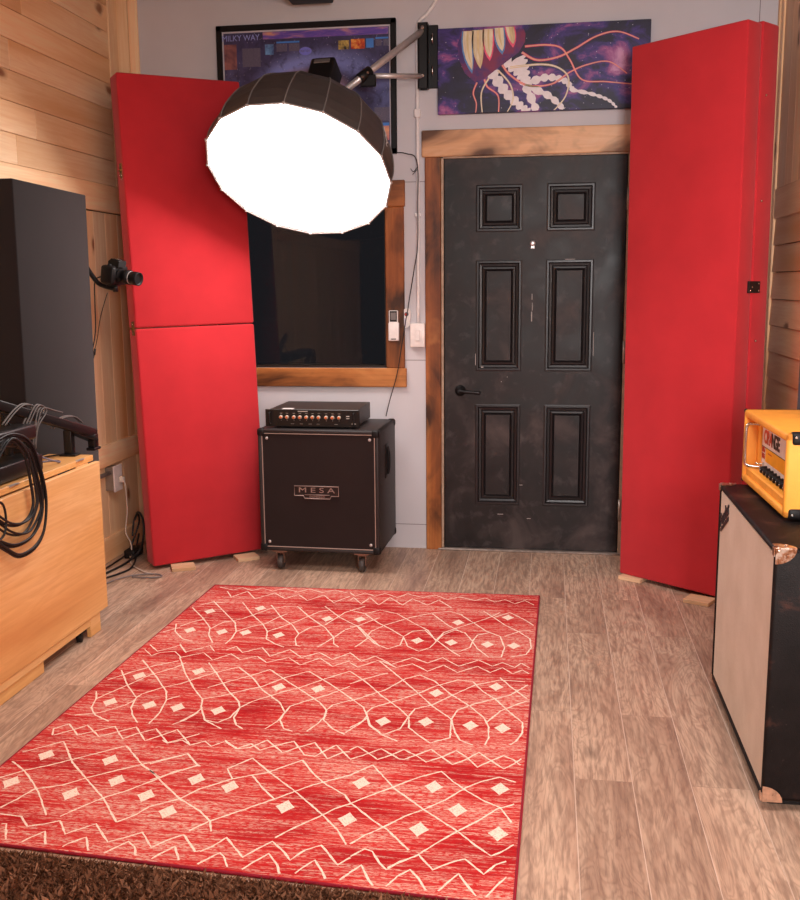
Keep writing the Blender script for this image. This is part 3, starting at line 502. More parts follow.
for (tx, ty), (mx, my), (ex, ey), w_, cc in (((165, 106), (158, 170), (180, 238), .046, 6), ((200, 104), (196, 160), (208, 222), .046, 5), ((235, 102), (232, 150), (240, 198), .046, 4), ((270, 100), (272, 140), (282, 178), .044, 6), ((305, 98), (312, 125), (318, 156), .040, 4)):
    for kk, mi_, dd, ext in ((1.25, cc, .0335, 12), (.95, 1, .0338, 0), (.22, 5, .0341, -14)):
        L1, L2_ = [], []
        for t, wf_ in ((0, 1), (.25, 1.02), (.5, .95), (.72, .74), (.88, .42)):
            e_ = (ex, ey+ext); x_ = (1-t)**2*tx+2*t*(1-t)*mx+t*t*e_[0]; y_ = (1-t)**2*ty+2*t*(1-t)*my+t*t*e_[1]; h_ = w_*kk*wf_/2*690
            L1.append(pc(x_-h_, y_)); L2_.append(pc(x_+h_, y_))
        b.poly([(x_/1000, -dd, min(z_, 2646)/1000) for x_, z_ in L1+[pc(ex, ey+ext)]+L2_[::-1]], mi_)
b.build('canvas', [mat_neb('violet_space_paint', [(.30, srgb(24, 18, 30)), (.46, srgb(36, 28, 62)), (.54, srgb(66, 46, 124)), (.62, srgb(160, 84, 142)), (.70, srgb(206, 150, 190))], 4.2, (1, 1, 1.7)),
    mat_neb('cream_paint', [(.3, srgb(200, 170, 120)), (.6, srgb(236, 224, 196))], 14, (2, 1, .5), False), mat_neb('purple_bell_paint', [(.4, srgb(70, 40, 110)), (.6, srgb(130, 40, 80))], 10, stars=False),
    plain('white_paint', srgb(236, 228, 232), .5), plain('pink_paint', srgb(236, 92, 128), .5, 0, .2, 20), plain('yellow_paint', srgb(222, 200, 150), .5), plain('blue_paint', srgb(90, 140, 200), .5)], pa, (.49, 0, 2.445))

# conduit, switch box, remotes, wires
b = B(); b.tube([(-.10, -.012, 2.99), (-.03, -.012, 2.82), (-.075, -.012, 2.73), (-.128, -.012, 2.67), (-.131, -.012, 2.5), (-.131, -.012, 2.0), (-.132, -.012, 1.205)], .0085, 12)
b.box((-.147, -.024, 2.235), (-.115, 0, 2.275), .003).box((-.147, -.024, 1.75), (-.115, 0, 1.765), .002)
tag(b.build('conduit', plain('white_conduit', srgb(236, 230, 229), .35), None, (-.131, 0, 1.9)), 'pale metal conduit pipe running down wall to switch box beside door', 'pipe')
sw = thing('switch_box', 'white surface mounted switch box at the foot of the wall conduit', 'switch', (-.137, 0, 1.145))
B().box((-.172, -.042, 1.085), (-.095, 0, 1.208), .004, 0, 2).build('housing', white, sw, (-.137, 0, 1.145))
B().box((-.147, -.046, 1.118), (-.120, -.041, 1.178), .002).build('rocker', white, sw, (-.137, 0, 1.145))
rm = thing('remote_control', 'white remote control with grey display in holder on window casing', 'remote', (-.26, -.02, 1.19)); q = (-.26, -.02, 1.19)
B().box((-.286, -.040, 1.118), (-.231, -.020, 1.212), .004, 0, 2).build('holder', white, rm, q)
B().box((-.284, -.036, 1.14), (-.236, -.022, 1.275), .004, 0, 2).build('body', white, rm, q)
B().box((-.279, -.0375, 1.217), (-.241, -.035, 1.272), .002, 0).box((-.274, -.0382, 1.226), (-.246, -.037, 1.264), 0, 1).build('display', [black, plain('lcd_grey', srgb(120, 112, 110), .3)], rm, q)
B().lathe([(0, .003), (.001, .003)], (-.26, -.0362, 1.205), (0, -1, 0), 10).box((-.272, -.0408, 1.125), (-.246, -.0400, 1.130), 0, 1).build('marking', [plain('orange_key', srgb(210, 120, 80), .5), black], rm, q)
ov = thing('wall_remote', 'small oval white remote on wall between window and switch box', 'remote', (-.19, 0, 1.235))
pts = [(math.cos(t)*.021, math.sin(t)*.021 + (.030 if math.sin(t) > 0 else -.030)) for t in [i*math.pi/12+.0001 for i in range(24)]]
B().prism([(-.195+x+.10*(z), -.018, 1.235+z) for x, z in pts], (0, .018, 0)).build('body', white, ov, (-.19, 0, 1.235))
B().lathe([(0, .011), (.002, .011)], (-.1935, -.018, 1.255), (0, -1, 0), 18, 0).lathe([(0, .006), (.003, .006)], (-.196, -.018, 1.254), (0, -1, 0), 14, 1).box((-.204, -.0195, 1.19), (-.196, -.018, 1.235), 0, 2).build('keys', [plain('grey_key', srgb(90, 86, 96), .4), plain('red_key', srgb(190, 60, 50), .4), plain('pale_key', srgb(190, 180, 200), .4)], ov, (-.19, 0, 1.235))
b = B(); b.tube([(-.40, -.40, 2.22), (-.33, -.2, 2.13), (-.27, -.03, 2.075), (-.19, -.026, 2.06), (-.133, -.026, 2.02), (-.130, -.025, 1.8), (-.132, -.025, 1.6), (-.148, -.022, 1.5), (-.175, -.016, 1.35), (-.186, -.03, 1.27), (-.200, -.03, 1.2), (-.220, -.03, 1.08), (-.245, -.03, .94), (-.285, -.035, .80), (-.300, -.06, .725)], .0028, 6)
b.tube([(-.133, -.026, 1.99), (-.15, -.03, 1.97), (-.165, -.03, 1.985)], .002, 5).tube([(-.133, -.026, 1.98), (-.155, -.03, 1.955)], .002, 5)
tag(b.build('cable', rubber, None, (-.2, -.03, 1.5)), 'thin black wire hanging from the light past the window to the bass cabinet', 'cable')

# wall bracket with tubes
br = thing('lamp_bracket', 'black wall bracket with two steel tubes holding the round light', 'bracket', (-.07, 0, 2.53)); q = (-.07, 0, 2.53)
B().box((-.076, -.012, 2.372), (-.026, 0, 2.672), .003).build('wall_plate', blackm, br, q)
b = B().box((-.121, -.060, 2.365), (-.115, -.004, 2.675), .001).box((-.078, -.060, 2.365), (-.072, -.004, 2.675), .001).box((-.121, -.014, 2.365), (-.072, -.004, 2.675), .001).box((-.121, -.060, 2.365), (-.072, -.056, 2.675), .001); b.build('channel', blackm, br, q)
for z in (2.650, 2.425): B().lathe([(0, .009), (.006, .009), (.008, .006)], (-.098, -.060, z), (0, -1, 0), 14).build('bolt', chrome, br, q)
for z in (2.60, 2.45):
    B().tube([(-.052, -.012, z+.03), (-.052, -.035, z+.02), (-.052, -.038, z-.005), (-.052, -.022, z-.02), (-.052, -.012, z-.012)], .004, 8).build('hook', chrome, br, q)
B().cyl((-.100, -.045, 2.638), (-.47, -.33, 2.295), .0165, 20).build('tube', steel, br, q)
B().cyl((-.098, -.045, 2.425), (-.310, -.225, 2.400), .0125, 20).build('strut', steel, br, q)
d = Vector((-.370, -.285, -.343)).normalized(); P1 = Vector((-.100, -.045, 2.638))+d*.400
b = B().cyl(P1-d*.038, P1+d*.038, .026, 20, 0, .003).box(P1+Vector((-.02, -.012, -.055)), P1+Vector((.055, .012, .0)), .004)
b.build('clamp', blackm, br, q)
for k in (-.02, .016): B().lathe([(0, .007), (.005, .006)], P1+d*k+Vector((.005, -.026, -.006)), (0, -1, .1), 12).build('bolt', chrome, br, q)

# softbox
n = Vector((-.087, -.583, -.808)).normalized(); c0 = Vector((-.588, -.657, 1.913))
sb = thing('softbox_light', 'large round glowing studio softbox hanging from the wall arm', 'studio light', c0)
e1 = n.cross(Vector((0, 0, 1))).normalized(); e2 = n.cross(e1); NR = 16
def ring(t, rr, k): a = 2*math.pi*(k+.5)/NR; return c0 - n*t + (e1*math.cos(a)+e2*math.sin(a))*rr
prof = [(-.012, .420), (.03, .423), (.08, .418), (.14, .402), (.20, .380), (.26, .336), (.32, .272), (.37, .19), (.41, .10)]
b = B(); NS = NR*4; grid = []
for t, rr in prof:
    row = []
    for k in range(NS):
        i, fr = divmod(k, 4); fr /= 4; p_ = ring(t, rr, i).lerp(ring(t, rr, i+1), fr); row.append(b.bm.verts.new(p_))
    grid.append(row)
nf = []
for A, D_ in zip(grid, grid[1:]):
    for k in range(NS): j = (k+1) % NS; nf.append(b.bm.faces.new((A[k], A[j], D_[j], D_[k])))
nf.append(b.bm.faces.new(grid[-1])); b._fin(nf, 0, False)
shell = b.build('shell', plain('black_nylon', srgb(66, 58, 56), .5, 0, .1, 12), sb, c0)
md = shell.modifiers.new('thick', 'SOLIDIFY'); md.thickness = .003; md.offset = -1
for k in range(NR): B().tube([ring(t, rr+.003, k) for t, rr in prof], .0032, 6, 0, 2).build('rib', plain('grey_piping', srgb(110, 104, 102), .5) if k == 0 else bpy.data.materials['grey_piping'], sb, c0)
b = B(); rim = [ring(-.012, .425, k) for k in range(NR)]; b.tube(rim, .004, 6, 0, 1, True)
for k in range(NR): b.box(rim[k]-Vector((.006,)*3), rim[k]+Vector((.006,)*3), .002)
b.build('rim', plain('pale_rim_cord', srgb(170, 160, 156), .5), sb, c0)
b = B(); cv = b.bm.verts.new(c0+n*.004); rv = [b.bm.verts.new(ring(-.004, .419, k)) for k in range(NR)]
nf = [b.bm.faces.new((cv, rv[k], rv[(k+1) % NR])) for k in range(NR)]; b._fin(nf, 0)
bmesh.ops.recalc_face_normals(b.bm, faces=nf)
b.build('diffuser', mat_emit('glowing_diffuser', (1, .93, .89, 1), SOFTBOX), sb, c0)
b = B(); rotm = Matrix((e1, e2, -n)).transposed()
b.box(Vector(c0-n*.55)-Vector((.062, .062, .10)), Vector(c0-n*.55)+Vector((.062, .062, .10)), .012, 0, 2, rotm)
b.lathe([(.39, .10), (.42, .105), (.43, .07), (.45, .07)], c0, -n, 24)
b.build('lamp_head', black, sb, c0)
cdir = Vector((.538, -5.14, 1.406))-(c0-n*.6)
side = max([e1, -e1, e2, -e2], key=lambda v: v.dot(cdir)); oth = e2 if abs(side.dot(e1)) > .5 else e1
rs_ = Matrix((oth, side, -n)).transposed(); pg = c0-n*.622+side*.063
B().box(Vector(pg)-Vector((.040, .0025, .012)), Vector(pg)+Vector((.040, .0025, .012)), .002, 0, 1, rs_).build('vent_grille', plain('grey_grille', srgb(130, 124, 122), .4, .5), sb, c0)
P2 = c0-n*.50
b = B(); b.box(P2-Vector((.082, .02, .008)), P2-Vector((.068, -.02, -.008)), .002, 0, 1)
b.tube([P2+rotm@Vector((.07, 0, 0)), Vector((-.47, -.33, 2.295))+Vector((.01, 0, -.02)), Vector((-.475, -.335, 2.29))], .012, 10, 0, 3)
b.build('yoke', blackm, sb, c0)
b = B()   # script lettering printed on the shell
cs = []
for i in range(26):
    t = .13+.006*i*.6; a = -.62+.0*i
    rr = .410-.10*(i/26)**1.5*.5
    cs.append((t, rr, i))
def onshell(t, ang):
    for (t0, r0), (t1, r1) in zip(prof, prof[1:]):
        if t0 <= t <= t1: rr = r0+(r1-r0)*(t-t0)/(t1-t0); break
    return c0-n*t+(e1*math.cos(ang)+e2*math.sin(ang))*(rr*.992+.004)
# angle facing the camera's upper right
best = min([i*.05 for i in range(126)], key=lambda a: (onshell(.15, a)-Vector((-.24, -.60, 2.13))).length)
b.tube([onshell(.08+i*.0065, best+.012*math.sin(i*2.1)+.02*math.sin(i*.9)) for i in range(24)], .0017, 5, 0, 3)
b.build('script_marking', plain('white_print', srgb(190, 184, 182), .5), sb, c0)

# dark fixture hanging at the top of the picture
dk = thing('ceiling_box', 'black box fixed under the ceiling above the galaxy poster, cut by the frame', 'box', (-.64, -.25, 3.0)); 
B().box((-.74, -.36, 2.772), (-.53, -.10, 2.97), .008, 0, 2).build('housing', black, dk, (-.64, -.25, 3.0))
B().box((-.67, -.26, 2.97), (-.61, -.20, 3.0), .003).build('mount', blackm, dk, (-.64, -.25, 3.0))

# ---------------- acoustic panels ----------------
def fabric_slab(bd, x0, x1, y0, y1, z0, z1, bev=.012, mi=0): bd.box((x0, y0, z0), (x1, y1, z1), bev, mi, 3)
lp = thing('acoustic_panel', 'tall red fabric acoustic panel with a seam across its middle, in left corner', 'acoustic panel', (-1.404, -.582, .018), (-math.atan(.080/2.375), -.016, math.atan2(.358, .456)))
LW = .612
b = B(); fabric_slab(b, 0, LW, 0, .125, 1.192, 2.385, .010); b.build('upper_section', redf, lp)
b = B(); fabric_slab(b, 0, LW, 0, .125, 0, 1.188, .010); b.build('lower_section', redf, lp)
for z in (1.19, 2.0-.06):
    b = B().box((-.004, .022, z-.034), (0.001, .058, z+.034), .001, 0); 
    for s_ in (-1, 1):
        for k in (0, 1): b.lathe([(0, .003), (.001, .003)], (-.004, .031+.018*k, z+s_*.022), (-1, 0, 0), 8, 1)
    b.cyl((-.006, .022, z), (-.006, .058, z), .004, 8, 0).build('hinge', [brass, chrome], lp)
b = B()
for z in (1.90,): b.lathe([(0, .005), (.003, .004)], (0, .04, z), (-1, 0, 0), 10)
b.build('screw', chrome, lp)
ang = math.atan2(-.365, .418); RW = .572
rp = thing('acoustic_panel', 'tall red fabric double acoustic panel leaning at the right of the door', 'acoustic panel', (.896, -.411, .018), (-math.atan(.012/2.40), -.010, ang))
b = B(); fabric_slab(b, 0, RW, 0, .105, 0, 2.430, .008); b.build('front_section', redf, rp)
b = B(); fabric_slab(b, .0, RW+.004, .107, .235, 0, 2.440, .008); b.build('rear_section', redf, rp)
b = B().box((RW-.001, .075, 1.335), (RW+.008, .165, 1.385), .001)
for y_, z_ in ((.086, 1.345), (.152, 1.345), (.152, 1.375), (.10, 1.36)): b.lathe([(0, .0045), (.002, .003)], (RW+.008, y_, z_), (1, 0, 0), 10, 1)
b.build('latch_plate', [blackm, chrome], rp)
for z_ in (2.15, 1.72, 1.13): B().lathe([(0, .006), (.004, .004)], (RW+.004, .150, z_), (1, 0, 0), 10).build('screw', chrome, rp)
# wooden blocks under the panels
def block(x, y, rz, lab):
    o = B().box((-.058, -.047, 0), (.058, .047, .0175), .0015).build('wood_block', blockw); o.location = (x, y, 0); o.rotation_euler.z = rz
    tag(o, lab, 'wood block', 'wooden blocks under the red panels')
la = math.atan2(.358, .456)
block(-1.270, -.533, .45, 'small pale wood block under left end of the left red panel')
block(-1.005, -.318, .60, 'small pale wood block under the left red panel beside the bass cabinet')
block(.962, -.445, -.55, 'small pale wood block under the right red panel nearest the door')
block(1.222, -.765, -.50, 'small pale wood block under the right red panel nearest the cream grille cabinet')

# black panel at left
bp = thing('acoustic_panel', 'tall charcoal fabric panel standing behind the wooden desk against left wall', 'acoustic panel', (-1.5, -1.22, .006), (-.018, 0, 0))
B().box((-1.61, -1.54, .0), (-1.5, -.925, 1.81), .006, 0, 2).build('fabric_cover', blackf, bp, (-1.5, -1.22, 0))
B().box((-1.617, -1.53, .01), (-1.609, -.935, 1.80)).build('backing_board', black, bp, (-1.5, -1.22, 0))
bp2 = thing('acoustic_panel', 'dark slate panel edge standing at right wall behind the orange amplifier', 'acoustic panel', (1.53, -1.5, 0))
B().box((1.50, -1.80, .0), (1.565, -1.13, 1.175), .006, 0, 2).build('fabric_cover', mat_fabric('slate_fabric', srgb(44, 44, 56)), bp2, (1.53, -1.5, 0))
B().box((1.564, -1.79, .01), (1.572, -1.14, 1.165)).build('backing_board', black, bp2, (1.53, -1.5, 0))

# ---------------- bass cabinet and amp ----------------
mx0, mx1, my0, my1, mz0, mz1 = -.866, -.258, -.500, -.060, .098, .712
q = (-.564, -.30, 0)
mc = thing('speaker_cabinet', 'black bass speaker cabinet on casters with a small silver badge, by the back wall', 'speaker cabinet', q, (0, 0, -.03))
b = B(); T = .018
b.box((mx0, my0, mz0), (mx0+T, my1, mz1), .006, 0, 2).box((mx1-T, my0, mz0), (mx1, my1, mz1), .006, 0, 2).box((mx0, my0, mz1-T), (mx1, my1, mz1), .006, 0, 2).box((mx0, my0, mz0), (mx1, my1, mz0+T), .006, 0, 2).box((mx0+.01, my1-.02, mz0+.01), (mx1-.01, my1-.004, mz1-.01))
b.build('cabinet_shell', tolex, mc, q)
gf = B().box((mx0+.022, my0+.006, mz0+.022), (mx1-.022, my0+.02, mz1-.022), .003).build('grille', grillb, mc, q)
b = B()
for a, c in (((mx0+.019, mz0+.019), (mx0+.023, mz1-.019)), ((mx1-.023, mz0+.019), (mx1-.019, mz1-.019)), ((mx0+.019, mz0+.019), (mx1-.019, mz0+.023)), ((mx0+.019, mz1-.023), (mx1-.019, mz1-.019))):
    b.box((a[0], my0+.001, a[1]), (c[0], my0+.008, c[1]), .001)
b.build('piping', plain('pale_piping', srgb(170, 146, 136), .5), mc, q)
bx, bz = -.573, .402; b = B()
fr = [(-.112, -.018), (-.112, .030), (.112, .030), (.112, -.018), (.075, -.018), (.068, -.032), (-.060, -.032), (-.067, -.018)]
b.prism([(bx+x, my0+.003, bz+z) for x, z in fr], (0, .004, 0), 0)
b.tube([(bx+x, my0+.002, bz+z) for x, z in fr], .0028, 6, 1, 1, True)
b.tube([(bx-.060, my0+.0015, bz-.013), (bx+.066, my0+.0015, bz-.013)], .002, 6, 1, 1)
b.text('M E S A', .036, facing(bx, my0+.002, bz+.009), .002, 1, 1.6, .0)
b.text('ENGINEERING', .013, facing(bx+.003, my0+.002, bz-.023), .0015, 1, .95)
b.build('badge', [plain('badge_black', srgb(34, 26, 26), .4), plain('badge_silver', srgb(164, 144, 138), .35, .4)], gf, q)
for x, z in ((mx0+.045, mz1-.045), (mx1-.045, mz1-.045), (mx0+.045, mz0+.045), (mx1-.045, mz0+.045)):
    B().lathe([(0, .008), (.003, .007), (.005, .003)], (x, my0+.006, z), (0, -1, 0), 12).build('screw', steel, mc, q)
for x in (mx0, mx1):
    for y in (my0, my1):
        for z in (mz0, mz1):
            s1 = -1 if x == mx0 else 1; s2 = -1 if y == my0 else 1; s3 = -1 if z == mz0 else 1
            e = .0035; w_ = .036
            a = Vector((x+s1*e, y+s2*e, z+s3*e)); c = Vector((x-s1*w_, y-s2*w_, z-s3*w_))
            B().box([min(a[i], c[i]) for i in range(3)], [max(a[i], c[i]) for i in range(3)], .011, 0, 3).build('corner_cap', black, mc, q)
b = B(); hx = mx1; hy, hz = -.300, .535
b.box((hx-.002, hy-.045, hz-.085), (hx+.004, hy+.045, hz+.085), .003, 0, 2)
b.box((hx+.003, hy-.034, hz-.070), (hx+.0046, hy+.034, hz+.070), .0, 1); b.tube([(hx+.006, hy, hz-.068), (hx+.012, hy, hz-.03), (hx+.012, hy, hz+.03), (hx+.006, hy, hz+.068)], .007, 8, 0)
b.build('handle', [black, darkgap], mc, q)
for i, (x, y) in enumerate(((mx0+.095, my0+.035), (mx1-.095, my0+.035), (mx0+.10, my1-.06), (mx1-.10, my1-.06))):
    wh = B().box((x-.038, y-.03, mz0-.008), (x+.038, y+.03, mz0), .001, 1)
    wh.box((x-.020, y-.020, .04), (x-.016, y+.020, mz0-.012), .001, 1).box((x+.016, y-.020, .04), (x+.020, y+.020, mz0-.012), .001, 1).box((x-.020, y-.020, mz0-.016), (x+.020, y+.020, mz0-.008), .001, 1)
    wh.lathe([(-.014, .029), (-.011, .034), (.011, .034), (.014, .029)], (x, y-.006, .035), (1, 0, 0), 24, 0).cyl((x-.020, y-.006, .035), (x+.020, y-.006, .035), .006, 10, 1)
    wh.build('caster', [plain('grey_wheel', srgb(70, 62, 60), .5) if not i else bpy.data.materials['grey_wheel'], plain('caster_steel', srgb(140, 110, 96), .4, .6) if not i else bpy.data.materials['caster_steel']], mc, q)
# rack amp
ax0, ax1, ay0, ay1, az0, az1 = -.838, -.362, -.452, -.10, .720, .806
q = (-.588, -.29, .712)
am = thing('amplifier_head', 'black rack amplifier with a row of orange-tipped knobs on the bass cabinet', 'amplifier', q, (0, 0, -.02))
B().box((ax0+.018, ay0+.004, az0+.002), (ax1-.018, ay1, az1-.001), .002).build('chassis', plain('dark_grey_chassis', srgb(54, 46, 44), .45, .3), am, q)
fp = B().box((ax0, ay0-.001, az0), (ax1, ay0+.005, az1), .002).build('faceplate', plain('glossy_black_faceplate', srgb(26, 22, 22), .35), am, q)
K = [-.774+(p_-277.8)*.00503 for p_ in (281.2, 287.2, 294.2, 300.3, 306.8, 313, 319.2, 326.6, 333, 339.5)]
kc = plain('cream_knob', srgb(196, 176, 160), .4); kt = plain('orange_knob_tip', srgb(206, 104, 50), .4)
for x in K:
    B().lathe([(0, .0095), (.008, .009), (.013, .0075)], (x, ay0-.001, .768), (0, -1, 0), 14, 0).lathe([(0, .0065), (.002, .004)], (x, ay0-.014, .7672), (0, -1, 0), 12, 1).build('knob', [kc, kt], am, q)
b = B()
for x in K: b.box((x-.006, ay0-.0016, .786), (x+.006, ay0-.001, .7875)).box((x-.001, ay0-.0016, .75), (x+.001, ay0-.001, .754))
b.box((-.672, ay0-.0016, .7945), (-.622, ay0-.001, .7985)).box((-.402, ay0-.0016, .736), (-.380, ay0-.001, .740))
for x in (-.70, -.655, -.61, -.57, -.48): b.box((x-.008, ay0-.0016, .734), (x+.008, ay0-.001, .7355))
b.box((-.428, ay0-.004, .772), (-.412, ay0-.001, .777), .001).box((-.428, ay0-.004, .762), (-.412, ay0-.001, .766), .001)
b.build('marking', plain('pale_print', srgb(180, 168, 160), .5), fp, q)
for x in (ax0+.026, ax1-.026): B().tube([(x, ay0-.001, .792), (x, ay0-.02, .789), (x, ay0-.022, .772), (x, ay0-.022, .752), (x, ay0-.02, .738), (x, ay0-.001, .735)], .0035, 8).build('rack_handle', blackm, am, q)
for x in (ax0+.06, ax1-.06):
    for y in (ay0+.03, ay1-.03): B().cyl((x, y, .7125), (x, y, .7225), .012, 12).build('foot', rubber, am, q)
B().box((-.757, -.44, .8055), (-.700, -.40, .8062)).build('paper_label', white, am, q)

# ---------------- cream grille cabinet ----------------
fx0, fx1, fy0, fy1, fz0, fz1 = 1.124, 1.425, -2.560, -1.712, .028, .728
q = (1.28, -2.13, 0)
fc = thing('speaker_cabinet', 'worn black guitar cabinet with cream grille at right, under orange amplifier', 'speaker cabinet', q)
b = B()
b.box((fx0, fy0, fz0), (fx1, fy0+.02, fz1), .010, 0, 3).box((fx0, fy1-.02, fz0), (fx1, fy1, fz1), .010, 0, 3).box((fx0, fy0, fz1-.02), (fx1, fy1, fz1), .010, 0, 3).box((fx0, fy0, fz0), (fx1, fy1, fz0+.02), .010, 0, 3).box((fx1-.03, fy0+.01, fz0+.01), (fx1-.01, fy1-.01, fz1-.01))
def mat_worn():
    m = NT('worn_tolex_top', .5, .15); v = m.co(); n_ = m.noise(v, 7, 5, .65, .4); n3 = m.noise(m.co((3, 1, 3)), 30, 4)
    c = m.ramp(n_, [(.35, srgb(18, 14, 14)), (.56, srgb(28, 22, 22)), (.74, srgb(84, 50, 40))]); c = m.mix(m.ramp(n3, [(.68, G0), (.8, (.5,)*3)]), c, srgb(120, 96, 84))
    m.col(c); m.bump(m.n('ShaderNodeTexVoronoi', {'Vector': v, 'Scale': 400.0}).outputs['Distance'], .4, .001); return m.m
b.build('cabinet_shell', mat_worn(), fc, q)
gg = B().box((fx0+.004, fy0+.021, fz0+.021), (fx0+.016, fy1-.021, fz1-.021), .002).build('grille', grillew, fc, q)
b = B(); mt = facing(fx0+.002, fy1-.105, fz1-.085, '-x') @ Matrix.Rotation(.10, 4, 'Z')
b.text('Fender', .060, mt @ Matrix.Rotation(.42, 4, 'Z'), .003, 0, 1, .0010)
b.prism([(fx0+.0035, fy1-.175, fz1-.075), (fx0+.0035, fy1-.175, fz1-.088), (fx0+.0035, fy1-.050, fz1-.155), (fx0+.0035, fy1-.040, fz1-.150)], (-.003, 0, 0), 0)
b.build('logo', plain('dark_script_logo', srgb(58, 50, 52), .4, .3), gg, q)
cm = NT('rusty_nickel_corner', .3, .5, .85); nn = cm.noise(cm.co(), 60, 4, .6); cm.col(cm.ramp(nn, [(.4, srgb(210, 196, 186)), (.55, srgb(170, 120, 90)), (.7, srgb(90, 50, 36))])); cm = cm.m
tan = plain('tan_corner_protector', srgb(176, 132, 106), .5, 0, .25, 60)
for y, s2 in ((fy0, -1), (fy1, 1)):
    for z, s3 in ((fz0, -1), (fz1, 1)):
        b = B(); e = .003; w_ = .052
        m_ = cm if s3 > 0 else tan
        # side plate, front plate, top plate with rounded ends and a ball corner
        def plate(o, uu, vv, nn_):
            L_ = []
            for t in range(7): a_ = t*math.pi/12; L_.append(Vector(o)+uu*(w_*math.cos(a_))+vv*(w_*.8*math.sin(a_)))
            b.prism([Vector(o)]+L_, nn_*.003)
        X_, Y_, Z_ = Vector((1, 0, 0)), Vector((0, -s2, 0)), Vector((0, 0, -s3))
        o_ = Vector((fx0+.002, y, z))
        plate(o_, X_, Z_, -Y_); plate(o_+Vector((0, 0, 0)), X_, Y_, -Z_)
        b.prism([o_+Vector((-.001, 0, 0)), o_+Y_*.020+Vector((-.001, 0, 0)), o_+Y_*.018+Z_*.02+Vector((-.001, 0, 0)), o_+Z_*.022+Vector((-.001, 0, 0))], (-.0035, 0, 0))
        b.lathe([(-.012, .001), (-.009, .008), (0, .012), (.009, .008), (.012, .001)], o_+X_*.008+Y_*.007+Z_*.007, (0, 0, 1), 14)
        b.lathe([(0, .005), (.003, .004)], o_+X_*.03+Z_*.02-Y_*.003, -Y_, 10); b.lathe([(0, .005), (.003, .004)], o_+X_*.03+Y_*.02-Z_*.003, -Z_, 10)
        b.build('corner_cap', m_, fc, q)
for x in (fx0+.045, fx1-.05):
    for y in (fy0+.09, -1.98): B().lathe([(0, .018), (.006, .021), (.028, .023)], (x, y, 0), (0, 0, 1), 18).build('foot', rubber, fc, q)
B().box((fx0+.02, fy0+.03, .004), (fx1-.01, fy0+.06, .028), .004).build('base_skid', black, fc, q)
# ---------------- orange head ----------------
H0 = Vector((1.204, -1.975, .728)); oa = thing('amplifier_head', 'bright orange guitar amplifier head with chrome handles on cream grille cabinet', 'amplifier', H0, (0, 0, .022))
L2, D2, ZH = .285, .215, .254; t2 = .026
b = B()
b.box((0, -L2, .010), (D2, -L2+t2, ZH), .008, 0, 3).box((0, L2-t2, .010), (D2, L2, ZH), .008, 0, 3).box((0, -L2, ZH-t2), (D2, L2, ZH), .008, 0, 3).box((0, -L2, .010), (D2, L2, .010+t2), .008, 0, 3).box((.060, -L2+.01, .02), (D2-.02, L2-.01, ZH-.01))
b.build('sleeve', orangel, oa)
# deeper front frame below the panel
B().box((.008, -L2+t2-.002, .034), (.060, L2-t2+.002, .062), .004, 0, 1).box((.040, L2-.075, .06), (.060, L2-t2+.002, ZH-t2+.002), .003, 0, 1).build('front_baffle', orangel, oa)
fp = B().box((.046, -L2+t2, .060), (.062, L2-.075, ZH-t2+.002)).build('control_panel', plain('white_panel', srgb(232, 220, 216), .35), oa)
py0, py1 = -L2+t2+.006, L2-.078
b = B(); b.box((0.0450, py0, .098), (0.0462, py1-.052, .142), 0, 0); b.box((0.0450, py0, .1425), (0.0462, py1, .144), 0, 1)
b.build('amber_strip', [plain('amber_print', srgb(250, 170, 30), .4), black], fp)
b = B(); cols_ = [0, 0, 0, 1, 1, 1]
W_ = 'ORANGE'
for i, ch in enumerate(W_):
    yy = py1-.045-i*.033; mt = facing(0.0456, yy, .176, '-x')
    b.text(ch, .060, mt, .0015, cols_[i], .95, .0022)
b.build('lettering', [plain('red_print', srgb(196, 60, 40), .4), plain('black_print', srgb(38, 30, 34), .4)], fp)
b = B()
for i in range(2):
    for j in range(2):
        y_ = py1-.013-i*.021; z_ = .133-j*.021; s_ = .0085
        for a, c in (((-s_, -s_), (-s_+.003, s_)), ((s_-.003, -s_), (s_, s_)), ((-s_, -s_), (s_, -s_+.003)), ((-s_, s_-.003), (s_, s_))): b.box((0.0450, y_+a[0], z_+a[1]), (0.0462, y_+c[0], z_+c[1]))
        b.box((0.0450, y_-.0015, z_-s_), (0.0462, y_+.0015, z_+s_*(.2 if i else .9))).box((0.0450, y_-.004, z_-.002), (0.0462, y_+.004, z_+.001))
b.build('emblem', bpy.data.materials['red_print'], fp); b = B()
b.box((.0446, py1-.135, .127), (.0452, py1-.085, .131))
b.build('printed_line', bpy.data.materials['red_print'], fp)
for i in range(9):
    y_ = py1-.075-i*.042
    B().lathe([(0, .013), (.012, .012), (.020, .010), (.022, .006)], (.046, y_, .074), (-1, 0, 0), 16, 0).lathe([(0, .004), (.001, .003)], (.024, y_, .074), (-1, 0, 0), 10, 1).build('knob', [black, chrome], oa)
B().box((.038, py1-.035, .074), (.046, py1-.015, .092), .002).cyl((.042, py1-.025, .083), (.020, py1-.03, .088), .003, 8).build('switch', chrome, oa)
for yy in (L2-.052,):
    B().tube([(.044, yy-.02, ZH-.042), (.018, yy-.008, ZH-.042), (.002, yy, ZH-.048), (-.002, yy, ZH-.075), (-.002, yy, .095), (.002, yy, .074), (.018, yy-.008, .068), (.044, yy-.02, .068)], .0055, 10, 0, 4).build('guard_handle', chrome, oa)
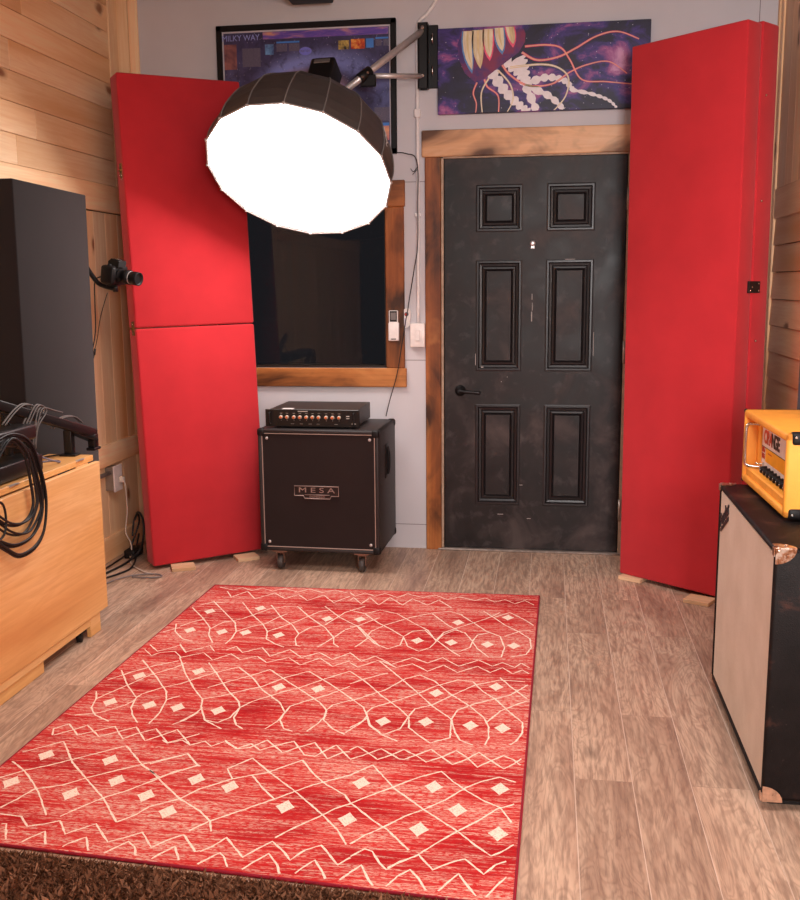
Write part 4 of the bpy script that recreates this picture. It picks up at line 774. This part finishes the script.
for y, s2 in ((-L2, -1), (L2, 1)):
    for z, s3 in ((.010, -1), (ZH, 1)):
        for x, s1 in ((D2, 1), (0, -1)):
            if x == 0 and s2 == 1: e = .002; w_ = .012
            elif x == 0: e, w_ = .004, .0
            else: e = .004; w_ = .04
            if w_ == 0.0:
                # protectors at the near end sit just behind the front edge
                a = (.010, y-.004, z-(.034 if s3 > 0 else .004)); c = (.06, y+.03, z+(.004 if s3 > 0 else .030))
                b = B().box(a, c, .010, 0, 3).lathe([(0, .005), (.003, .003)], (.022, y-.004, z-s3*.010), (0, -1, 0), 10, 1); b.build('corner_cap', [black, chrome], oa)
            else:
                a = Vector((x+s1*e, y+s2*e, z+s3*e)); c = Vector((x-s1*w_, y-s2*w_, z-s3*w_))
                B().box([min(a[i], c[i]) for i in range(3)], [max(a[i], c[i]) for i in range(3)], .006, 0, 2).build('corner_cap', black, oa)
for x in (.03, D2-.03):
    for y in (-L2+.05, L2-.05): B().cyl((x, y, 0.0005), (x, y, .011), .014, 14).build('foot', rubber, oa)

# ---------------- red rug ----------------
def mat_rug():
    m = NT('red_distressed_rug', .95, .1); v = m.co()
    st = m.noise(m.co((2.2, 42, 1)), 2.0, 5, .75, .4); st2 = m.noise(m.co((60, 220, 1)), 1.0, 3, .7); big = m.noise(m.co((1, 3.2, 1)), 2.0, 3, .55)
    c = m.ramp(big, [(.32, srgb(176, 28, 34)), (.5, srgb(206, 42, 42)), (.68, srgb(216, 66, 60))])
    c = m.mix(m.ramp(st, [(.32, (.6,)*3), (.45, G0)]), c, srgb(160, 16, 28))
    speck = m.ramp(st2, [(.44, G0), (.54, G1)]); band = m.ramp(m.math('ADD', m.math('MULTIPLY', st, .7), m.math('MULTIPLY', big, .3)), [(.455, G0), (.57, G1)])
    c = m.mix(m.math('MULTIPLY', m.math('MULTIPLY', speck, band), .80), c, srgb(226, 196, 178))
    sp2 = m.ramp(m.math('MULTIPLY', m.ramp(m.noise(m.co((40, 160, 1)), 1.3, 3, .7), [(.55, G0), (.66, G1)]), m.ramp(st, [(.40, G1), (.48, G0)])), [(0, G0), (1, (.55,)*3)])
    c = m.mix(sp2, c, srgb(150, 110, 104))
    m.col(c); m.bump(m.noise(v, 600, 2), .5, .002); return m.m
RQ = [(-1.012, -.800), (.519, -.782), (.484, -3.085), (-1.060, -2.990)]
def inset(d):
    cx = sum(a for a, _ in RQ)/4; cy = sum(b_ for _, b_ in RQ)/4
    return [(a-math.copysign(d, a-cx), b_-math.copysign(d, b_-cy)) for a, b_ in RQ]
rg = thing('area_rug', 'red distressed area rug with white lattice and diamond pattern on the floor', 'rug', (-.27, -1.91, 0)); q = (-.27, -1.91, 0)
b = B(); b.prism([(x, y, .001) for x, y in inset(.006)[::-1]], (0, 0, .0078), 0)
def inside(x, y):
    I = inset(.016)
    xl = I[0][0]+(I[3][0]-I[0][0])*(y-I[0][1])/(I[3][1]-I[0][1]); xr = I[1][0]+(I[2][0]-I[1][0])*(y-I[1][1])/(I[2][1]-I[1][1])
    yt = I[0][1]+(I[1][1]-I[0][1])*(x-I[0][0])/(I[1][0]-I[0][0]); yb = I[3][1]+(I[2][1]-I[3][1])*(x-I[3][0])/(I[2][0]-I[3][0])
    return xl < x < xr and yb < y < yt
for li, ln in enumerate(RUG_LINES):
    pts = [Vector((x/1000, y/1000, 0)) for x, y in ln]; fine = []
    for a, c in zip(pts, pts[1:]):
        k = max(1, int((c-a).length/.012))
        fine += [a.lerp(c, i/k) for i in range(k)]
    fine.append(pts[-1]); hh = .0089+.00002*(li % 7); prev = None
    for i, p_ in enumerate(fine):
        tg = fine[min(len(fine)-1, i+2)]-fine[max(0, i-2)]; nn_ = Vector((-tg.y, tg.x, 0))
        if nn_.length < 1e-6: continue
        nn_.normalize(); ww = .0027*random.uniform(.65, 1.3); pj = p_+nn_*random.uniform(-.0008, .0008)
        cur = (pj+nn_*ww, pj-nn_*ww)
        if prev and inside(p_.x, p_.y) and inside(*prev[2]): b.poly([(*prev[0].xy, hh), (*prev[1].xy, hh), (*cur[1].xy, hh), (*cur[0].xy, hh)], 1)
        prev = (cur[0], cur[1], (p_.x, p_.y))
for x, y in RUG_DIAMONDS:
    x /= 1000; y /= 1000; P_ = []
    for k in range(16):
        a = k*math.pi/8; cc, ss = math.cos(a), math.sin(a); kk = 1/(abs(cc)**.92+abs(ss)**.92)**(1/.92)
        P_.append((x+cc*kk*.027, y+ss*kk*.036, .00905))
    if all(inside(a, c) for a, c, _ in P_): b.poly(P_, 1)
yarn = NT('cream_yarn', .95, .1); yn = yarn.noise(yarn.co(), 260, 3, .7); yarn.col(yarn.ramp(yn, [(.36, srgb(226, 150, 134)), (.46, srgb(244, 226, 208))]))
b.build('rug_field', [mat_rug(), yarn.m], rg, q)
B().tube([(x, y, .0055) for x, y in inset(.004)], .0052, 8, 0, 1, True).build('border_binding', plain('crimson_binding', srgb(150, 12, 40), .8, 0, .12, 200, .4), rg, q)

# ---------------- brown shag rug ----------------
sg = thing('shag_rug', 'dark brown shag rug at the near edge of the red rug', 'rug', (-.4, -3.6, 0)); q = (-.4, -3.6, 0)
def sy(x): return -3.036-.052*(x+.8)
sx0, sx1 = -1.30, .44
B().prism([(sx0, sy(sx0)-.012, .001), (sx1, sy(sx1)-.012, .001), (sx1, -4.3, .001), (sx0, -4.3, .001)], (0, 0, .006)).build('backing', plain('brown_backing', srgb(46, 28, 20), .95), sg, q)
b = B(); rs = random.Random(3)
def tuft(x, y, h, w_, mi):
    a = rs.uniform(0, 6.283); lean = rs.uniform(.2, 1.1)*h; az = rs.uniform(0, 6.283)
    dx, dy = math.cos(az)*lean, math.sin(az)*lean; wx_, wy_ = math.cos(a)*w_, math.sin(a)*w_
    p0 = [(x-wx_, y-wy_, .006), (x+wx_, y+wy_, .006)]; p1 = [(x+dx*.35-wx_, y+dy*.35-wy_, .006+h*.6), (x+dx*.35+wx_, y+dy*.35+wy_, .006+h*.6)]; p2 = (x+dx, y+dy, .006+h)
    vs = [b.bm.verts.new(v) for v in (*p0, *p1, p2)]
    f1 = b.bm.faces.new((vs[0], vs[1], vs[3], vs[2])); f2 = b.bm.faces.new((vs[2], vs[3], vs[4])); b._fin([f1, f2], mi, True, rs.random())
for i in range(34000):
    x = rs.uniform(-.95, sx1-.01); y = sy(x)-.010-abs(rs.random()**1.6)*.45; tuft(x, y, rs.uniform(.009, .019), .0036, 0)
for i in range(9000):
    x = rs.uniform(sx0+.01, sx1-.01); y = rs.uniform(-4.29, sy(x)-.02); tuft(x, y, rs.uniform(.018, .030), .005, 0)
sh = NT('brown_shag_yarn', .95, .03); at = sh.n('ShaderNodeAttribute', attribute_name='rnd').outputs['Fac']; sh.col(sh.ramp(at, [(0, srgb(78, 50, 36)), (.6, srgb(120, 80, 60)), (1, srgb(152, 108, 84))]))
pl_ = b.build('pile', sh.m, sg, q); pl_['kind'] = 'stuff'

# ---------------- desk ----------------
q = (-1.4, -1.9, 0)
dk = thing('drop_leaf_desk', 'beech drop leaf desk at the left with its front leaf folded down', 'desk', q)
B().box((-1.497, -3.0, .706), (-1.300, -1.384, .730), .002, 0, 1, rnd=.2).build('tabletop', deskw, dk, q)
B().box((-1.298, -3.0, .082), (-1.278, -1.376, .703), .002, 0, 1, rnd=.6).build('drop_leaf', deskw, dk, q)
B().box((-1.494, -2.95, .09), (-1.476, -1.42, .704), .001, rnd=.1).build('back_panel', deskw, dk, q)
B().box((-1.302, -1.530, 0), (-1.2835, -1.440, .081), .002, rnd=.4).box((-1.335, -1.530, .078), (-1.300, -1.430, .705), .002, rnd=.4).build('leg', deskw, dk, q)
B().box((-1.475, -1.46, 0), (-1.44, -1.42, .70), .002, rnd=.4).build('leg', deskw, dk, q)
B().box((-1.310, -2.9, .048), (-1.2835, -1.532, .081), .002, rnd=.7).build('lower_rail', deskw, dk, q)
B().box((-1.340, -2.6, 0), (-1.290, -1.900, .047), .002, rnd=.3).build('plinth', deskw, dk, q)
b = B().lathe([(-.012, .016), (-.010, .022), (.010, .022), (.012, .016)], (-1.306, -1.585, .022), (1, .3, 0), 20, 0).box((-1.325, -1.605, .036), (-1.288, -1.56, .0475), .002, 0).box((-1.301, -1.60, .058), (-1.298, -1.565, .085), .001, 1)
b.build('caster', [black, steel], dk, q)
for y_ in (-1.50, -2.0): B().box((-1.306, y_-.03, .7295), (-1.292, y_+.03, .7308)).cyl((-1.299, y_-.03, .727), (-1.299, y_+.03, .727), .003, 8).build('leaf_hinge', steel, dk, q)

# things on the desk
q = (-1.36, -1.45, .731)
ar = thing('boom_arm', 'black metal boom arm reaching over the desk with cables wound round it', 'boom arm', q)
d0, d1 = Vector((-1.415, -2.02, 1.035)), Vector((-1.345, -1.265, .800)); dv = (d1-d0).normalized()
yq = Vector((0, 1, 0)).rotation_difference(dv).to_matrix(); L_ = (d1-d0).length; cc = (d0+d1)/2
B().box(cc-Vector((.014, L_/2, .018)), cc+Vector((.014, L_/2, .018)), .004, 0, 2, yq).build('arm_rail', blackm, ar, q)
B().box((-1.362, -1.30, .745), (-1.330, -1.262, .800), .004, 0, 2).lathe([(-.02, .008), (.02, .008)], (-1.346, -1.281, .775), (1, 0, 0), 12).box((-1.366, -1.31, .733), (-1.326, -1.252, .745), .003).build('knuckle', blackm, ar, q)
b = B(); a0, a1 = Vector((-1.388, -1.41, .838)), Vector((-1.348, -1.275, .775)); dv2 = (a1-a0).normalized(); y2 = Vector((0, 1, 0)).rotation_difference(dv2).to_matrix(); c2 = (a0+a1)/2; l2 = (a1-a0).length
b.box(c2-Vector((.024, l2/2, .010)), c2+Vector((.024, l2/2, .010)), .004, 0, 2, y2); b.build('lower_link', blackm, ar, q)
B().box((-1.405, -1.425, .735), (-1.370, -1.393, .835), .004, 0, 2).box((-1.42, -1.44, .7305), (-1.35, -1.388, .738), .002).build('clamp_post', blackm, ar, q)
q = (-1.39, -1.8, .731)
eq = thing('equipment_rack', 'black metal equipment tray on the desk, partly out of frame', 'equipment', q)
B().box((-1.45, -2.5, .735), (-1.325, -1.74, .795), .006, 0, 2).build('lower_unit', blackm, eq, q)
B().box((-1.44, -2.5, .855), (-1.330, -1.76, .912), .012, 0, 3).build('upper_unit', blackm, eq, q)
for x in (-1.43, -1.35):
    B().box((x-.01, -1.80, .790), (x+.01, -1.775, .86), .003).build('post', blackm, eq, q)
for y in (-1.8, -2.3):
    for x in (-1.43, -1.345): B().cyl((x, y, .7305), (x, y, .737), .010, 10).build('foot', rubber, eq, q)
def V3(L): return [Vector(v) for v in L]
b = B(); labs = []
for i, L in enumerate(COIL):
    b.tube(V3(L), .0052 if i < 3 else .0042, 8, 0, 5, closed=(i in (0,)))
    if i < 4: b.tube([v+Vector((.008, .010*(i-1), .012-.004*i)) for v in V3(L)], .0042, 8, 0, 5)
tag(b.build('cable_coil', rubber, None, tuple(COIL[0][3])), 'coil of black audio cable hanging down over the front of the wooden desk', 'cable')
for i, L in enumerate(ARMW[:4]):
    labs = ['grey cable looped over the boom arm nearest the frame edge', 'grey cable loop hanging over the middle of the boom arm', 'grey cable loop draped behind the boom arm above the desk coil', 'short grey cable arching over the boom arm toward its joint']
    o = B().tube(V3(L), .0034, 7, 0, 5).tube([v+Vector((.004, .012, -.004)) for v in V3(L)], .003, 7, 0, 5).build('cable', plain('dull_grey_cable', srgb(92, 86, 84), .5) if i == 0 else bpy.data.materials['dull_grey_cable'], None, tuple(L[0])); tag(o, labs[i], 'cable', 'cables on the boom arm')
o = B().tube(V3(ARMW[4]), .003, 7).build('cable', rubber, None, tuple(ARMW[4][0])); tag(o, 'thin black cable slanting down from the boom arm to the coil', 'cable', 'cables on the boom arm')
o = B().tube([(-1.37, -1.72, .80), (-1.36, -1.68, .77), (-1.34, -1.60, .738), (-1.36, -1.56, .7345), (-1.40, -1.57, .7345), (-1.42, -1.63, .7345), (-1.40, -1.70, .7345)], .0035, 8, 0).build('cable', plain('blue_grey_cable', srgb(112, 106, 124), .5), None, (-1.36, -1.6, .735)); tag(o, 'blue-grey cable curled in a loop on the desk top', 'cable')
o = B().tube([(-1.40, -1.66, .7345), (-1.43, -1.58, .7345), (-1.46, -1.50, .7345), (-1.44, -1.44, .7345), (-1.40, -1.392, .7345)], .003, 8, 0).build('cable', rubber, None, (-1.43, -1.5, .7345)); tag(o, 'short black cable lying across the desk top to the arm clamp', 'cable')

# ---------------- camera on arm ----------------
q = Vector((-1.45, -.75, 1.405))
cm_ = thing('mounting_arm', 'curved black arm reaching out from behind the charcoal panel under the camera', 'camera mount', q)
B().box((-1.700, -.70, 1.48), (-1.68, -.62, 1.60), .003).build('wall_plate', blackm, cm_, q)
B().tube([(-1.68, -.66, 1.56), (-1.63, -.70, 1.535), (-1.585, -.745, 1.495), (-1.56, -.755, 1.462), (-1.53, -.755, 1.425), (-1.49, -.755, 1.408), (-1.44, -.755, 1.398)], .011, 12).build('arm', blackm, cm_, q)
B().cyl((-1.448, -.755, 1.385), (-1.448, -.755, 1.418), .012, 14).box((-1.485, -.775, 1.4105), (-1.430, -.735, 1.4175), .002).build('mount_head', blackm, cm_, q)
cq = Vector((-1.452, -.75, 1.418)); cl = thing('dslr_camera', 'black photo camera with long lens pointing right, on the mounting arm', 'camera', cq, (0, math.radians(9), math.radians(-16)))
b = B()   # local: +x = lens direction
b.box((-.030, -.062, .0), (.022, .060, .088), .010, 0, 3).box((-.036, -.066, .004), (.038, -.034, .086), .012, 0, 3)
b.prism([(-.026, -.026, .084), (.034, -.024, .084), (.030, -.018, .112), (-.016, -.018, .118), (-.030, -.022, .104)], (0, .05, 0)); b.build('camera_body', black, cl)
B().box((-.0335, -.030, .012), (-.0295, .046, .066), .002).build('rear_screen', plain('grey_screen', srgb(84, 80, 78), .25), cl)
lb = B().lathe([(.02, .030), (.035, .032), (.036, .030), (.06, .030), (.061, .033), (.085, .033), (.086, .029), (.105, .029), (.106, .031), (.135, .031), (.137, .028), (.128, .024)], (0, 0, .045), (1, 0, 0), 28).build('lens', black, cl)
B().lathe([(.088, .0298), (.093, .0298)], (0, 0, .045), (1, 0, 0), 28).build('lens_ring', steel, lb)
B().lathe([(.123, .0), (.124, .024), (.126, .0)], (0, 0, .045), (1, 0, 0), 24).build('front_glass', plain('dark_lens_glass', srgb(30, 24, 40), .08), lb)
B().lathe([(0, .009), (.008, .009)], (.0, -.045, .086), (0, 0, 1), 14).build('mode_dial', black, cl)
B().box((-.005, -.008, .116), (.018, .012, .121), .001).build('hot_shoe', chrome, cl)
o = B().tube([(-1.475, -.78, 1.455), (-1.52, -.77, 1.452), (-1.555, -.74, 1.43), (-1.57, -.72, 1.33), (-1.585, -.70, 1.2), (-1.60, -.72, 1.1)], .003, 7).build('cable', rubber, None, (-1.53, -.75, 1.44)); tag(o, 'black camera cable looping down beside the charcoal panel edge', 'cable')
o = B().tube([(-1.56, -.60, 1.38), (-1.61, -.58, 1.27), (-1.64, -.57, 1.16), (-1.655, -.57, 1.11)], .002, 6).tube([(-1.655, -.57, 1.11), (-1.660, -.572, 1.08)], .006, 8, 0, 1).tube([(-1.66, -.572, 1.08), (-1.67, -.60, 1.0)], .003, 6, 0, 1).build('cable', rubber, None, (-1.6, -.6, 1.3)); tag(o, 'thin black lead with a plug slanting down the wooden wall under the camera', 'cable')

# outlet
q = (-1.70, -.34, .44)
ot = thing('wall_outlet', 'white electrical outlet on a metal box low on the wooden wall', 'outlet', q)
B().box((-1.712, -.425, .368), (-1.665, -.340, .490), .004).build('metal_box', plain('galvanised_box', srgb(150, 142, 134), .4, .6), ot, q)
B().box((-1.665, -.432, .362), (-1.657, -.335, .498), .003, 0, 1).build('cover_plate', white, ot, q)
B().box((-1.657, -.385, .405), (-1.630, -.357, .435), .006, 0, 2).build('plug', plain('cream_plug', srgb(222, 206, 190), .5), ot, q)
B().cyl((-1.684, -.425, .465), (-1.684, -1.4, .465), .011, 12).build('conduit', plain('galvanised_pipe', srgb(160, 152, 150), .35, .6), ot, q)
o = B().tube([(-1.632, -.371, .415), (-1.626, -.372, .37), (-1.63, -.36, .25), (-1.64, -.37, .14), (-1.62, -.36, .08), (-1.60, -.40, .02), (-1.56, -.50, .006), (-1.45, -.62, .006), (-1.38, -.66, .006)], .0035, 8).build('cable', plain('cream_cable', srgb(206, 186, 172), .5), None, (-1.62, -.34, .41)); tag(o, 'cream power cord running from the white outlet down to the floor', 'cable')
fl_ = [([(-1.66, -.95, .006), (-1.63, -.75, .006), (-1.60, -.60, .008), (-1.585, -.48, .012), (-1.555, -.40, .05), (-1.52, -.42, .14), (-1.53, -.40, .22), (-1.57, -.36, .245), (-1.60, -.34, .20)], .006, 'thick black cable curling up against the left side of left red panel'),
       ([(-1.64, -1.0, .008), (-1.60, -.80, .006), (-1.55, -.68, .006), (-1.53, -.58, .006), (-1.56, -.45, .01), (-1.60, -.35, .03), (-1.62, -.25, .10)], .005, 'black cable sweeping along floor from desk toward the corner'),
       ([(-1.58, -1.05, .007), (-1.54, -.85, .007), (-1.50, -.74, .007), (-1.44, -.68, .007), (-1.36, -.66, .006), (-1.32, -.69, .006), (-1.36, -.72, .006), (-1.46, -.72, .006)], .0035, 'thin grey cable looping on the floor before left red panel'),
       ([(-1.67, -.90, .012), (-1.65, -.70, .012), (-1.645, -.50, .012), (-1.64, -.35, .03), (-1.61, -.27, .16), (-1.60, -.30, .22), (-1.595, -.36, .20), (-1.60, -.38, .12)], .005, 'black cable along the left baseboard bunched up in the corner')]
for pts, rr, lab in fl_:
    o = B().tube(pts, rr, 8).build('cable', grayc if 'grey' in lab else rubber, None, pts[0]); tag(o, lab, 'cable', 'cables on the floor by the left panel')
ps = thing('power_adapter', 'small black power adapter among the cables in the left corner', 'power adapter', (-1.61, -.33, 0))
B().box((-1.645, -.40, .001), (-1.585, -.28, .045), .006, 0, 2).build('housing', black, ps, (-1.61, -.33, 0))
B().box((-1.60, -.43, .015), (-1.59, -.40, .025), .002).build('plug', chrome, ps, (-1.61, -.33, 0))
